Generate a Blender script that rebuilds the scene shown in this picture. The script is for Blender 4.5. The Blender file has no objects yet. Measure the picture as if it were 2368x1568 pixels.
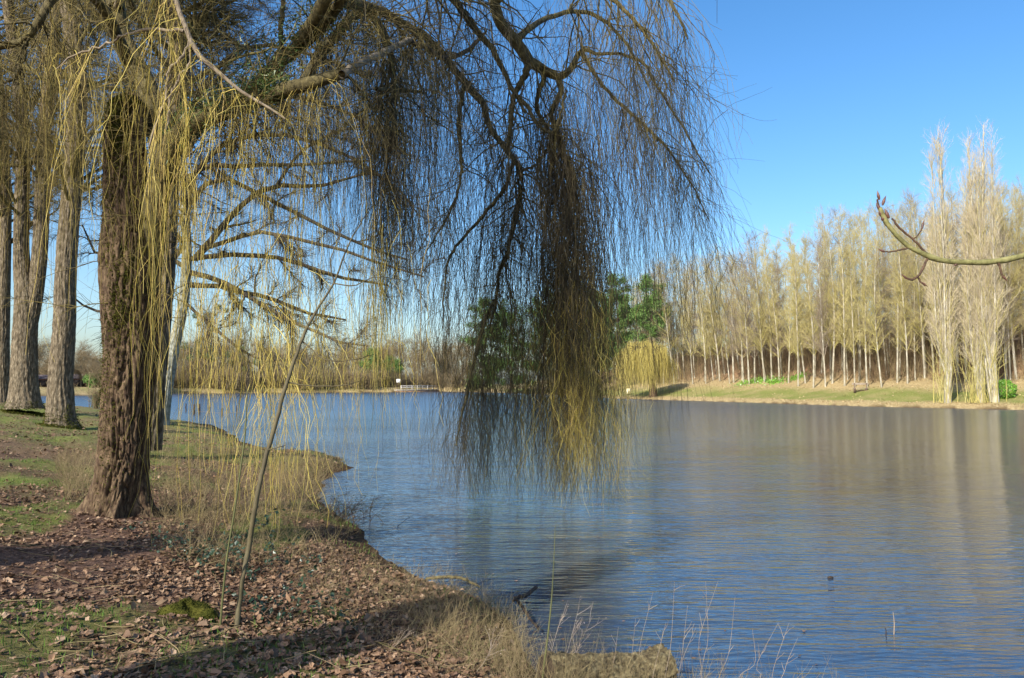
import bpy, math, random
import numpy as np
from mathutils import Vector, Matrix, noise as mnoise
rng = np.random.default_rng(7)
C = bpy.context.scene.collection
R_ = math.radians

# ------------------------------------------------------------------ camera model
F = 1800.0; W_, H_ = 2368.0, 1568.0
CAMZ = 2.6
PITCH = math.atan(104 / F)
cp, sp = math.cos(PITCH), math.sin(PITCH)
def ray(u, v):
    x = (np.asarray(u, float) - W_ / 2) / F
    zc = -(np.asarray(v, float) - H_ / 2) / F
    return x, cp - sp * zc, sp + cp * zc
def P(u, v, Y):
    x, y, z = ray(u, v)
    k = np.asarray(Y, float) / y
    return np.stack([x * k, y * k, CAMZ + z * k], -1)
def on_plane(u, v, zz=0.0):
    x, y, z = ray(u, v)
    k = (zz - CAMZ) / np.minimum(z, -1e-4)
    return np.stack([x * k, y * k], -1)

# ------------------------------------------------------------------ numpy noise
def _h(ix, iy, s):
    n = (ix.astype(np.int64) * 374761393 + iy.astype(np.int64) * 668265263 + s * 974634777) & 0xffffffff
    n = ((n ^ (n >> 13)) * 1274126177) & 0xffffffff
    return ((n ^ (n >> 16)) & 0xffff) / 65535.0
def vnoise(x, y, s=0):
    x = np.asarray(x, float); y = np.asarray(y, float)
    ix, iy = np.floor(x), np.floor(y); fx, fy = x - ix, y - iy
    fx = fx * fx * (3 - 2 * fx); fy = fy * fy * (3 - 2 * fy)
    a = _h(ix, iy, s); b = _h(ix + 1, iy, s); c = _h(ix, iy + 1, s); d = _h(ix + 1, iy + 1, s)
    return (a + (b - a) * fx) * (1 - fy) + (c + (d - c) * fx) * fy
def fbm(x, y, s=0, o=4):
    t = 0; a = .5
    for i in range(o):
        t = t + a * vnoise(x * 2 ** i, y * 2 ** i, s + i); a *= .5
    return t
def sstep(x, a, b):
    t = np.clip((x - a) / (b - a), 0, 1); return t * t * (3 - 2 * t)

# ------------------------------------------------------------------ lake outline
near_px = [(225, 948), (300, 962), (395, 972), (470, 985), (540, 1008), (572, 1034), (640, 1046), (700, 1050), (775, 1054),
           (806, 1066), (800, 1080), (765, 1092), (742, 1118), (745, 1150), (789, 1186), (838, 1231), (868, 1285), (933, 1327),
           (985, 1340), (1075, 1362), (1130, 1392), (1184, 1425), (1207, 1485), (1240, 1568)]
near = [(-400, 95), (-150, 90), (-70, 85)] + [tuple(on_plane(u, v)) for u, v in near_px] + [(1.1, 6.15), (2.2, 5.6), (4.5, 4.2), (9, 1), (25, -8), (60, -30)]
right_px = [(2368, 948), (2180, 944), (2000, 940), (1700, 930), (1430, 922), (1330, 917), (1250, 912), (1130, 908)]
right = [(120, -30), (112, 10), (90, 42), (68, 62)] + [tuple(on_plane(u, v)) for u, v in right_px]
far_px = [(1013, 905.5), (930, 907), (700, 908.3), (400, 910.5), (230, 914.0), (60, 916)]
far = [tuple(on_plane(u, v)) for u, v in far_px] + [(-200, 150), (-400, 160)]
lake = np.array(near + right + far)
NN, NR, NF = len(near), len(right), len(far)
def segdist(px, py, pts):
    d = np.full(px.shape, 1e9)
    for (ax, ay), (bx, by) in zip(pts[:-1], pts[1:]):
        vx, vy = bx - ax, by - ay; L = vx * vx + vy * vy + 1e-12
        t = np.clip(((px - ax) * vx + (py - ay) * vy) / L, 0, 1)
        d = np.minimum(d, np.hypot(px - ax - t * vx, py - ay - t * vy))
    return d
def inlake(px, py):
    ins = np.zeros(px.shape, bool); n = len(lake); j = n - 1
    for i in range(n):
        xi, yi = lake[i]; xj, yj = lake[j]
        c = ((yi > py) != (yj > py)) & (px < (xj - xi) * (py - yi) / (yj - yi + 1e-12) + xi)
        ins ^= c; j = i
    return ins
near_l = near; right_l = [near[-1]] + right; far_l = [right[-1]] + far
def terrain(px, py, detail=True):
    px = np.asarray(px, float); py = np.asarray(py, float)
    wx = px + 0.5 * (fbm(px * .5, py * .5, 31) - .5) * np.clip(np.hypot(px, py) / 12, .15, 4)
    wy = py + 0.5 * (fbm(px * .5, py * .5, 47) - .5) * np.clip(np.hypot(px, py) / 12, .15, 4)
    dn = segdist(wx, wy, near_l); dr = segdist(wx, wy, right_l); df = segdist(wx, wy, far_l)
    ins = inlake(wx, wy)
    hn = .12 * sstep(dn, 0, .7) + .098 * np.minimum(dn, 16) + .012 * np.minimum(dn, 100)
    hn = np.where(py < 1.5, np.minimum(hn, 1.2), hn)
    kx = sstep(px, 12, 34)                       # the hill fades towards the weir
    hr = .45 * sstep(dr, 0, 1.2) + 1.3 * sstep(dr, 1, 10) + 1.3 * sstep(dr, 7, 16)
    hill = 8.5 * sstep(dr, 13, 36) + 2.5 * sstep(dr, 30, 80)
    hr = hr * (.55 + .45 * kx) + hill * kx
    hf = 1.5 * sstep(df, 0, 5) + .7 * sstep(df, 5, 40)
    w1, w2, w3 = 1 / (dn ** 3 + .01), 1 / (dr ** 3 + .01), 1 / (df ** 3 + .01)
    h = (hn * w1 + hr * w2 + hf * w3) / (w1 + w2 + w3)
    d = np.minimum(np.minimum(dn, dr), df)
    dep = -.5 * sstep(d, 0, 2.5) - .9 * sstep(d, 1.5, 14)
    if detail:
        r = np.hypot(px, py)
        bump = (fbm(px * .9, py * .9, 5) - .47) * .22 + (fbm(px * 5, py * 5, 9) - .47) * .06
        far_b = (fbm(px * .12, py * .12, 15) - .47) * np.clip(d / 12, 0, 1) * np.clip(r / 60, 0, 1) * 1.2
        h = h + (bump * np.clip(d / 1.6, .12, 1) + far_b)
    return np.where(ins, dep - .02, np.maximum(h, .012))
def G(u, v):
    u = np.asarray(u, float); v = np.asarray(v, float)
    z = np.full(u.shape, .5)
    for _ in range(25):
        xy = on_plane(u, v, z); z = .5 * z + .5 * terrain(xy[..., 0], xy[..., 1])
    return np.concatenate([xy, terrain(xy[..., 0], xy[..., 1])[..., None]], -1)

# ------------------------------------------------------------------ materials
M = {}
def rgb(c): return (c[0], c[1], c[2], 1)
def mat(name, cols, scale=(6, 6, 6), rough=.85, bump=.0, bscale=None, island=0.0, icols=None, detail=6, spec=.3, bdist=.02, coord='Object', transl=0, worldcoord=False):
    m = bpy.data.materials.new(name); m.use_nodes = True; nt = m.node_tree; N = nt.nodes; L = nt.links
    b = N['Principled BSDF']; b.inputs['Roughness'].default_value = rough; b.inputs['Specular IOR Level'].default_value = spec
    tc = N.new('ShaderNodeTexCoord'); mp = N.new('ShaderNodeMapping'); mp.inputs['Scale'].default_value = scale
    if worldcoord:
        g = N.new('ShaderNodeNewGeometry'); L.new(g.outputs['Position'], mp.inputs[0])
    else: L.new(tc.outputs[coord], mp.inputs[0])
    nz = N.new('ShaderNodeTexNoise'); nz.inputs['Scale'].default_value = 1; nz.inputs['Detail'].default_value = detail; nz.inputs['Roughness'].default_value = .62
    L.new(mp.outputs[0], nz.inputs['Vector'])
    cr = N.new('ShaderNodeValToRGB'); el = cr.color_ramp.elements
    n = len(cols); el[0].position = .32; el[0].color = rgb(cols[0]); el[1].position = .68; el[1].color = rgb(cols[-1])
    for i in range(1, n - 1):
        e = el.new(.32 + .36 * i / (n - 1)); e.color = rgb(cols[i])
    L.new(nz.outputs[0], cr.inputs[0]); out = cr.outputs[0]
    if icols:
        g = N.new('ShaderNodeNewGeometry'); c2 = N.new('ShaderNodeValToRGB'); c2.color_ramp.interpolation = 'LINEAR'
        e2 = c2.color_ramp.elements; k = len(icols); e2[0].color = rgb(icols[0]); e2[1].color = rgb(icols[-1])
        for i in range(1, k - 1): e = e2.new(i / (k - 1)); e.color = rgb(icols[i])
        L.new(g.outputs['Random Per Island'], c2.inputs[0])
        mx = N.new('ShaderNodeMix'); mx.data_type = 'RGBA'; mx.inputs[0].default_value = island
        L.new(out, mx.inputs[6]); L.new(c2.outputs[0], mx.inputs[7]); out = mx.outputs[2]
    L.new(out, b.inputs['Base Color'])
    if bump:
        mp2 = N.new('ShaderNodeMapping'); mp2.inputs['Scale'].default_value = bscale or scale
        L.new(mp.inputs[0].links[0].from_socket, mp2.inputs[0])
        n2 = N.new('ShaderNodeTexNoise'); n2.inputs['Scale'].default_value = 1; n2.inputs['Detail'].default_value = 8; n2.inputs['Roughness'].default_value = .7
        L.new(mp2.outputs[0], n2.inputs['Vector'])
        bp = N.new('ShaderNodeBump'); bp.inputs['Strength'].default_value = bump; bp.inputs['Distance'].default_value = bdist
        L.new(n2.outputs[0], bp.inputs['Height']); L.new(bp.outputs[0], b.inputs['Normal'])
    if transl:
        t = N.new('ShaderNodeBsdfTranslucent'); L.new(out, t.inputs[0]); ms = N.new('ShaderNodeMixShader'); ms.inputs[0].default_value = transl
        o = N['Material Output']; L.new(b.outputs[0], ms.inputs[1]); L.new(t.outputs[0], ms.inputs[2]); L.new(ms.outputs[0], o.inputs[0])
    M[name] = m; return m

mat('willow_bark', [(.024, .016, .01), (.085, .052, .032), (.13, .092, .05), (.23, .15, .095)], (20, 20, 7), .95, 1.0, (22, 22, 6), bdist=.03)
mat('moss', [(.018, .026, .004), (.055, .06, .01), (.11, .1, .02)], (9, 9, 9), 1, icols=[(.02, .03, .005), (.15, .14, .025)], island=.4, bump=.8, bscale=(60, 60, 60), spec=.1)
mat('limb_bark', [(.04, .032, .014), (.11, .09, .04), (.19, .16, .07)], (10, 10, 10), .9, .8, (40, 40, 20))
mat('sunlit_limb', [(.16, .12, .08), (.34, .28, .2)], (10, 10, 10), .9, .5, (40, 40, 20))  # lighter copy of the limb bark, sunlight painted into the colour
mat('dead_wood', [(.14, .11, .075), (.36, .3, .21)], (10, 10, 10), .9, .5, (40, 40, 20))
mat('poplar_bark', [(.045, .035, .022), (.14, .11, .07), (.29, .24, .165)], (14, 14, 4), .95, 1.0, (16, 16, 4), bdist=.06)
mat('poplar_twig', [(.06, .05, .02), (.13, .1, .045)], (1, 1, 1), .9, icols=[(.04, .03, .02), (.12, .1, .03), (.2, .17, .05)], island=.6)
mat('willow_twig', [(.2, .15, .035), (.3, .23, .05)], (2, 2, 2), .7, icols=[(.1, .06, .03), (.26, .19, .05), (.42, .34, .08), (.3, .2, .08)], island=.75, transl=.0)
mat('willow_twig_shaded', [(.08, .06, .03), (.15, .11, .045)], (2, 2, 2), .7, icols=[(.032, .027, .02), (.08, .064, .034), (.14, .115, .05), (.07, .05, .036)], island=.75)  # dark copy of the twig colour, the crown's shade painted in
mat('willow_twig_sunlit', [(.4, .33, .07), (.5, .4, .1)], (2, 2, 2), .65, icols=[(.32, .22, .05), (.6, .46, .08), (.74, .6, .17), (.5, .33, .12)], island=.75)  # light copy of the twig colour, sunshine painted in
mat('crown_twig', [(.1, .08, .03), (.18, .14, .05)], (1, 1, 1), .8, icols=[(.05, .04, .025), (.15, .12, .045), (.28, .22, .07), (.09, .07, .035)], island=.8)
mat('dark_branch', [(.035, .03, .025), (.1, .085, .06)], (6, 6, 6), .9, icols=[(.04, .03, .03), (.1, .08, .06)], island=.4)
mat('lichen_bark', [(.1, .1, .07), (.26, .27, .22), (.45, .46, .4)], (7, 7, 5), .95, .6, (30, 30, 20))
mat('grove_trunk', [(.17, .15, .1), (.34, .31, .23), (.52, .49, .4)], (2.5, 2.5, .9), .9, .3, (8, 8, 4))
mat('grove_branch', [(.3, .26, .08), (.5, .43, .14)], (.3, .3, .3), .9, icols=[(.26, .22, .08), (.52, .45, .13), (.5, .46, .22)], island=.5)
mat('grove_twig', [(.34, .28, .13), (.5, .43, .2)], (.3, .3, .3), .9, icols=[(.32, .26, .15), (.55, .47, .18), (.5, .42, .28)], island=.6)
mat('grove_twig_grey', [(.22, .17, .12), (.33, .27, .2)], (.3, .3, .3), .9, icols=[(.2, .15, .12), (.4, .33, .25)], island=.5)
mat('poplar_tip', [(.42, .35, .24), (.56, .48, .34)], (.3, .3, .3), .9, icols=[(.4, .31, .24), (.68, .58, .38), (.6, .52, .26)], island=.5)
mat('yellow_willow', [(.5, .41, .1), (.64, .54, .17)], (1, 1, 1), .8, icols=[(.42, .33, .08), (.7, .6, .2)], island=.6)
mat('pine_needles', [(.05, .11, .025), (.09, .19, .045)], (.5, .5, .5), .8, icols=[(.05, .1, .025), (.13, .24, .05), (.26, .36, .1)], island=.7)
mat('ivy_leaf', [(.02, .045, .01), (.05, .09, .02)], (3, 3, 3), .45, icols=[(.025, .05, .01), (.08, .14, .03), (.2, .24, .05)], island=.7, spec=.5)
mat('bramble_leaf', [(.012, .03, .015), (.03, .06, .03)], (3, 3, 3), .4, spec=.5)
mat('bush_leaf', [(.1, .26, .02), (.2, .42, .05)], (3, 3, 3), .35, icols=[(.04, .11, .01), (.12, .28, .03), (.26, .44, .06)], island=.7, spec=.5)
mat('oak_leaf', [(.12, .06, .035), (.26, .15, .095)], (12, 12, 12), .7, icols=[(.03, .017, .01), (.17, .1, .05), (.28, .175, .1), (.07, .04, .022), (.13, .08, .042), (.42, .3, .19)], island=.75, transl=.0, spec=.35)
mat('far_leaf', [(.36, .26, .13), (.5, .39, .21)], (2, 2, 2), .8, icols=[(.26, .17, .08), (.52, .42, .24)], island=.6)
mat('grass_blade', [(.05, .11, .015), (.1, .19, .03)], (3, 3, 3), .6, icols=[(.045, .1, .012), (.13, .22, .03), (.2, .24, .06)], island=.6, transl=.2)
mat('far_grass', [(.2, .18, .07), (.34, .28, .12)], (1, 1, 1), .9, icols=[(.12, .12, .04), (.34, .27, .12), (.46, .38, .2), (.2, .24, .07)], island=.7)
mat('dry_stem', [(.14, .105, .05), (.25, .19, .1)], (5, 5, 5), .8, icols=[(.07, .05, .028), (.2, .15, .07), (.36, .28, .15), (.16, .15, .05)], island=.7)
mat('pale_stem', [(.24, .18, .13), (.42, .34, .26)], (9, 9, 9), .7, icols=[(.12, .08, .05), (.42, .34, .26)], island=.5)
mat('sapling_bark', [(.06, .048, .025), (.14, .115, .055)], (12, 12, 4), .7, .3, (50, 50, 20))
mat('green_shoot', [(.07, .075, .03), (.14, .14, .05)], (12, 12, 4), .6)
mat('wet_wood', [(.02, .013, .008), (.06, .04, .025)], (8, 8, 8), .6, .6, (30, 30, 30))
mat('log_bark', [(.035, .025, .014), (.14, .11, .055), (.3, .25, .13)], (22, 22, 22), .95, 1, (30, 10, 30), bdist=.03)
mat('log_end', [(.3, .23, .12), (.5, .42, .25)], (30, 30, 30), .9, .4)
mat('bud', [(.06, .025, .018), (.16, .075, .05)], (60, 60, 60), .45, .4, (200, 200, 200), spec=.5, bdist=.002)
mat('bud_twig', [(.05, .03, .02), (.12, .07, .04)], (60, 60, 60), .7, .5, (160, 160, 160), bdist=.003)
mat('bud_branch', [(.09, .085, .03), (.2, .19, .07), (.28, .26, .11)], (50, 50, 50), .8, .8, (150, 150, 150), bdist=.004)
mat('bench_wood', [(.25, .2, .15), (.4, .33, .26)], (4, 4, 20), .85)
mat('bench_leg', [(.07, .045, .03), (.13, .085, .06)], (4, 4, 4), .85)
mat('white_paint', [(.66, .66, .64), (.8, .8, .78)], (3, 3, 3), .6)
mat('cream_paint', [(.75, .66, .4), (.82, .75, .52)], (3, 3, 3), .6)
mat('fence_wood', [(.5, .47, .42), (.66, .63, .58)], (3, 3, 3), .85)
mat('weir_stone', [(.3, .26, .2), (.48, .43, .36)], (1.5, 1.5, 3), .95, .5, (4, 4, 8))
mat('weir_brick', [(.32, .15, .09), (.45, .25, .17)], (1.5, 1.5, 5), .95, .5, (4, 4, 8))
mat('hut_wall', [(.16, .08, .06), (.24, .13, .1)], (1, 1, 3), .9)
mat('hut_roof', [(.09, .07, .07), (.15, .12, .12)], (1, 1, 1), .9)
mat('hut_shade', [(.015, .012, .012), (.03, .025, .025)], (1, 1, 1), .9)  # near black, painted shade of the hut interiors
mat('far_scrub', [(.16, .12, .07), (.27, .21, .12)], (.3, .3, .3), .95, icols=[(.14, .1, .06), (.33, .26, .13), (.26, .19, .13)], island=.6)  # pale brown stands in for haze over the distance
mat('undergrowth', [(.14, .09, .055), (.24, .16, .09)], (.3, .3, .3), .95, icols=[(.09, .06, .04), (.3, .22, .12), (.24, .22, .08)], island=.6)
mat('post_wood', [(.03, .022, .02), (.09, .065, .05)], (6, 6, 3), .9, .5)
mat('wire', [(.12, .1, .09), (.2, .17, .15)], (6, 6, 3), .5)

def ground_material():
    m = bpy.data.materials.new('ground_earth'); m.use_nodes = True; nt = m.node_tree; N = nt.nodes; L = nt.links
    b = N['Principled BSDF']; b.inputs['Roughness'].default_value = .95; b.inputs['Specular IOR Level'].default_value = .15
    g = N.new('ShaderNodeNewGeometry')
    def nz(scale, det=8, rough=.65):
        n = N.new('ShaderNodeTexNoise'); n.inputs['Scale'].default_value = scale; n.inputs['Detail'].default_value = det; n.inputs['Roughness'].default_value = rough
        L.new(g.outputs['Position'], n.inputs['Vector']); return n.outputs[0]
    def ramp(src, cols, a=.3, bb=.7):
        c = N.new('ShaderNodeValToRGB'); e = c.color_ramp.elements; e[0].position = a; e[1].position = bb; e[0].color = rgb(cols[0]); e[1].color = rgb(cols[-1])
        for i in range(1, len(cols) - 1): x = e.new(a + (bb - a) * i / (len(cols) - 1)); x.color = rgb(cols[i])
        L.new(src, c.inputs[0]); return c.outputs[0]
    def mix(f, a, b_):
        x = N.new('ShaderNodeMix'); x.data_type = 'RGBA'; L.new(f, x.inputs[0]); L.new(a, x.inputs[6]); L.new(b_, x.inputs[7]); return x.outputs[2]
    def at(name):
        a = N.new('ShaderNodeAttribute'); a.attribute_name = name; return a.outputs['Fac']
    earth = ramp(nz(18), [(.05, .027, .018), (.13, .075, .05), (.25, .16, .11)])
    grass = ramp(nz(7), [(.07, .11, .015), (.15, .19, .035), (.26, .25, .08)])
    tan = ramp(nz(4), [(.22, .16, .07), (.36, .27, .13), (.5, .4, .22)])
    slope = ramp(nz(2.2), [(.15, .08, .045), (.3, .18, .1), (.4, .27, .15)])
    mud = ramp(nz(6), [(.02, .012, .006), (.07, .042, .02), (.13, .07, .03)])
    c = mix(at('tan'), earth, tan); c = mix(at('grass'), c, grass); c = mix(at('slope'), c, slope); c = mix(at('mud'), c, mud)
    L.new(c, b.inputs['Base Color'])
    bp = N.new('ShaderNodeBump'); bp.inputs['Strength'].default_value = .9; bp.inputs['Distance'].default_value = .04
    L.new(nz(25, 8, .75), bp.inputs['Height']); L.new(bp.outputs[0], b.inputs['Normal'])
    return m
def water_material():
    m = bpy.data.materials.new('lake_water'); m.use_nodes = True; nt = m.node_tree; N = nt.nodes; L = nt.links
    b = N['Principled BSDF']; b.inputs['IOR'].default_value = 1.68
    g = N.new('ShaderNodeNewGeometry')
    def mp(sc, rot, loc=(0, 0, 0)):
        x = N.new('ShaderNodeMapping'); x.inputs['Scale'].default_value = sc; x.inputs['Rotation'].default_value = (0, 0, R_(rot)); x.inputs['Location'].default_value = loc
        L.new(g.outputs['Position'], x.inputs[0]); return x.outputs[0]
    def nz(vec, det, rough=.5, dist=0):
        n = N.new('ShaderNodeTexNoise'); n.inputs['Scale'].default_value = 1; n.inputs['Detail'].default_value = det; n.inputs['Roughness'].default_value = rough
        n.inputs['Distortion'].default_value = dist; L.new(vec, n.inputs['Vector']); return n.outputs[0]
    def math_(op, a, b_):
        x = N.new('ShaderNodeMath'); x.operation = op
        for i, s in enumerate((a, b_)):
            if isinstance(s, (int, float)): x.inputs[i].default_value = s
            else: L.new(s, x.inputs[i])
        return x.outputs[0]
    w1 = nz(mp((1.9, 8.5, 1), -9), 2.5, .5, .35)
    w2 = nz(mp((3.5, 12, 1), 14, (3, 9, 0)), 2, .55, .3)
    w3 = nz(mp((.28, 1.1, 1), 4, (13, 2, 0)), 2, .5)
    patch = nz(mp((.05, .12, 1), 5, (1, 4, 0)), 3, .5)
    amp = N.new('ShaderNodeMapRange'); amp.inputs['From Min'].default_value = .35; amp.inputs['From Max'].default_value = .65
    amp.inputs['To Min'].default_value = .55; amp.inputs['To Max'].default_value = 1.25; L.new(patch, amp.inputs['Value'])
    h = math_('ADD', math_('MULTIPLY', w1, .026), math_('ADD', math_('MULTIPLY', w2, .009), math_('MULTIPLY', w3, .06)))
    sx = N.new('ShaderNodeSeparateXYZ'); L.new(g.outputs['Position'], sx.inputs[0])
    lee = N.new('ShaderNodeMapRange'); lee.interpolation_type = 'SMOOTHSTEP'; lee.inputs['From Min'].default_value = 0; lee.inputs['From Max'].default_value = 26
    lee.inputs['To Min'].default_value = 1.1; lee.inputs['To Max'].default_value = .5; L.new(math_('ADD', sx.outputs[0], math_('MULTIPLY', patch, 14)), lee.inputs['Value'])
    h = math_('MULTIPLY', math_('MULTIPLY', h, amp.outputs[0]), lee.outputs[0])
    bp = N.new('ShaderNodeBump'); bp.inputs['Strength'].default_value = 1; bp.inputs['Distance'].default_value = 1
    L.new(h, bp.inputs['Height']); L.new(bp.outputs[0], b.inputs['Normal'])
    # far from the bank the wind roughens the surface
    rr = N.new('ShaderNodeMapRange'); rr.inputs['From Min'].default_value = 8; rr.inputs['From Max'].default_value = 90
    rr.inputs['To Min'].default_value = .05; rr.inputs['To Max'].default_value = .27; L.new(sx.outputs[1], rr.inputs['Value'])
    L.new(rr.outputs[0], b.inputs['Roughness'])
    c = N.new('ShaderNodeValToRGB'); e = c.color_ramp.elements; e[0].position = .3; e[1].position = .7
    e[0].color = (.026, .047, .088, 1); e[1].color = (.04, .055, .072, 1); L.new(patch, c.inputs[0]); L.new(c.outputs[0], b.inputs['Base Color'])  # body colour carries painted blue of the sky's reflection
    return m

# ------------------------------------------------------------------ mesh building
def tubes(Pt, Rt, S=3):
    Pt = np.asarray(Pt, float); Rt = np.asarray(Rt, float)
    if Pt.ndim == 2: Pt = Pt[None]; Rt = Rt[None]
    N, K, _ = Pt.shape
    T = np.gradient(Pt, axis=1); T /= np.linalg.norm(T, axis=2, keepdims=True) + 1e-9
    mt = np.abs(T.mean(1)); ref = np.zeros((N, 3)); ref[np.arange(N), mt.argmin(1)] = 1
    A = np.cross(T, ref[:, None, :]); A /= np.linalg.norm(A, axis=2, keepdims=True) + 1e-9
    B = np.cross(T, A)
    th = np.arange(S) * 2 * np.pi / S
    V = Pt[:, :, None, :] + Rt[:, :, None, None] * (A[:, :, None, :] * np.cos(th)[None, None, :, None] + B[:, :, None, :] * np.sin(th)[None, None, :, None])
    idx = (np.arange(N)[:, None, None] * K * S + np.arange(K - 1)[None, :, None] * S)
    s = np.arange(S)[None, None, :]; s2 = (s + 1) % S
    Fq = np.stack([idx + s, idx + s2, idx + S + s2, idx + S + s], -1).reshape(-1, 4)
    return V.reshape(-1, 3), Fq
def build(name, parts, material, parent=None, smooth=True, loc=None):
    """parts: list of (verts, faces[n,3|4]); materials: one material or list with per-part index"""
    mats = material if isinstance(material, list) else [material]
    vs = []; loops = []; sizes = []; mi = []; off = 0
    for k, pr in enumerate(parts):
        v, f = pr[0], pr[1]; m = pr[2] if len(pr) > 2 else 0
        vs.append(v); loops.append((f + off).reshape(-1)); sizes.append(np.full(len(f), f.shape[1])); mi.append(np.full(len(f), m)); off += len(v)
    v = np.concatenate(vs); lp = np.concatenate(loops); sz = np.concatenate(sizes); mi = np.concatenate(mi)
    if loc is not None: v = v - np.asarray(loc)
    me = bpy.data.meshes.new(name)
    me.vertices.add(len(v)); me.vertices.foreach_set('co', v.astype(np.float32).ravel())
    me.loops.add(len(lp)); me.loops.foreach_set('vertex_index', lp.astype(np.int32))
    me.polygons.add(len(sz)); st = np.concatenate([[0], np.cumsum(sz)[:-1]])
    me.polygons.foreach_set('loop_start', st.astype(np.int32)); me.polygons.foreach_set('loop_total', sz.astype(np.int32))
    me.polygons.foreach_set('material_index', mi.astype(np.int32))
    me.polygons.foreach_set('use_smooth', np.full(len(sz), smooth))
    for m in mats: me.materials.append(M[m] if isinstance(m, str) else m)
    me.update(calc_edges=True); me.validate()
    o = bpy.data.objects.new(name, me); C.objects.link(o)
    if parent is not None: o.parent = parent
    if name in ('stems', 'suckers', 'canes'): o['kind'] = 'stuff'
    if loc is not None: o.location = loc
    return o
def tag(o, label, cat, group=None, kind=None):
    if kind == 'structure': o['kind'] = 'structure'; return o
    if label: o['label'] = label
    if cat: o['category'] = cat
    if group: o['group'] = group
    if kind: o['kind'] = kind
    return o
def thing(name, loc, label, cat, group=None, rz=0):
    o = bpy.data.objects.new(name, None); C.objects.link(o); o.location = loc; o.rotation_euler = (0, 0, rz)
    o.empty_display_size = .3
    return tag(o, label, cat, group)
def local(parts, loc):
    return [(p[0] - np.asarray(loc),) + tuple(p[1:]) for p in parts]
def box(x0, x1, y0, y1, z0, z1):
    v = np.array([(x, y, z) for z in (z0, z1) for y in (y0, y1) for x in (x0, x1)], float)
    f = np.array([(0, 2, 3, 1), (4, 5, 7, 6), (0, 1, 5, 4), (2, 6, 7, 3), (0, 4, 6, 2), (1, 3, 7, 5)])
    return v, f
def rot_z(v, a, piv=(0, 0, 0)):
    c, s = math.cos(a), math.sin(a); w = v - np.asarray(piv); o = w.copy()
    o[:, 0] = c * w[:, 0] - s * w[:, 1]; o[:, 1] = s * w[:, 0] + c * w[:, 1]; return o + np.asarray(piv)

def resample(pts, K, smooth=True):
    """Catmull-Rom through pts (n,d) -> (K,d)"""
    p = np.asarray(pts, float); n = len(p)
    if n == 2: 
        t = np.linspace(0, 1, K)[:, None]; return p[0] * (1 - t) + p[1] * t
    d = np.r_[0, np.cumsum(np.linalg.norm(np.diff(p[:, :3], axis=0), axis=1))]; d /= d[-1]
    q = np.vstack([2 * p[0] - p[1], p, 2 * p[-1] - p[-2]])
    out = []
    for t in np.linspace(0, 1, K):
        i = min(np.searchsorted(d, t, side='right') - 1, n - 2); f = (t - d[i]) / (d[i + 1] - d[i] + 1e-12)
        a, b, c, e = q[i], q[i + 1], q[i + 2], q[i + 3]
        out.append(.5 * ((2 * b) + (-a + c) * f + (2 * a - 5 * b + 4 * c - e) * f * f + (-a + 3 * b - 3 * c + e) * f ** 3))
    return np.array(out)
def limb(spec, K=24, wob=0.0):
    """spec rows: u, v, Y, width in px -> centre line and radii"""
    a = np.array([(*P(u, v, Y), w / 2 / F * Y) for u, v, Y, w in spec]); a[:, 3] *= a[:, 1] / np.hypot(a[:, 0], a[:, 1])
    r = resample(a, K); p = r[:, :3].copy()
    if wob: p[1:-1] += rng.normal(0, wob, (K - 2, 3))
    return p[None], np.maximum(r[:, 3], .001)[None]
def unit(v): return v / (np.linalg.norm(v, axis=-1, keepdims=True) + 1e-9)
def grow(par, n, t=(.2, 1.), ang=(40, 70), L=1., K=6, trop=(0, 0, .1), wob=.15, rr=.55, tip=.25, rmax=None, rmin=.002, Lt=None, r=None, g=None):
    g = g or rng
    PP, PR = par; N, KK, _ = PP.shape
    seg = np.linalg.norm(PP[:, 1:] - PP[:, :-1], axis=2).sum(1)
    pi = g.choice(N, n, p=seg / seg.sum()); tt = g.uniform(t[0], t[1], n)
    f = tt * (KK - 1); i = np.minimum(f.astype(int), KK - 2); f = (f - i)[:, None]
    s0 = PP[pi, i] * (1 - f) + PP[pi, i + 1] * f
    rp = PR[pi, i] * (1 - f[:, 0]) + PR[pi, i + 1] * f[:, 0]
    T = unit(PP[pi, i + 1] - PP[pi, i])
    rnd = g.normal(0, 1, (n, 3)); Q = unit(rnd - (rnd * T).sum(1, keepdims=True) * T)
    a = np.radians(g.uniform(ang[0], ang[1], n))[:, None]
    D = T * np.cos(a) + Q * np.sin(a)
    l = np.asarray(L(tt) if callable(L) else L) * g.uniform(.55, 1.25, n)
    out = np.zeros((n, K, 3)); out[:, 0] = s0; st = (l / (K - 1))[:, None]
    tr = np.asarray(trop, float)
    for k in range(1, K):
        D = unit(D + g.normal(0, wob, (n, 3)) + tr); out[:, k] = out[:, k - 1] + D * st
    r0 = np.maximum(rp * rr, rmin) if r is None else np.full(n, r)
    if rmax: r0 = np.minimum(r0, rmax)
    R = r0[:, None] * np.linspace(1, tip, K)[None]
    return out, R
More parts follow.
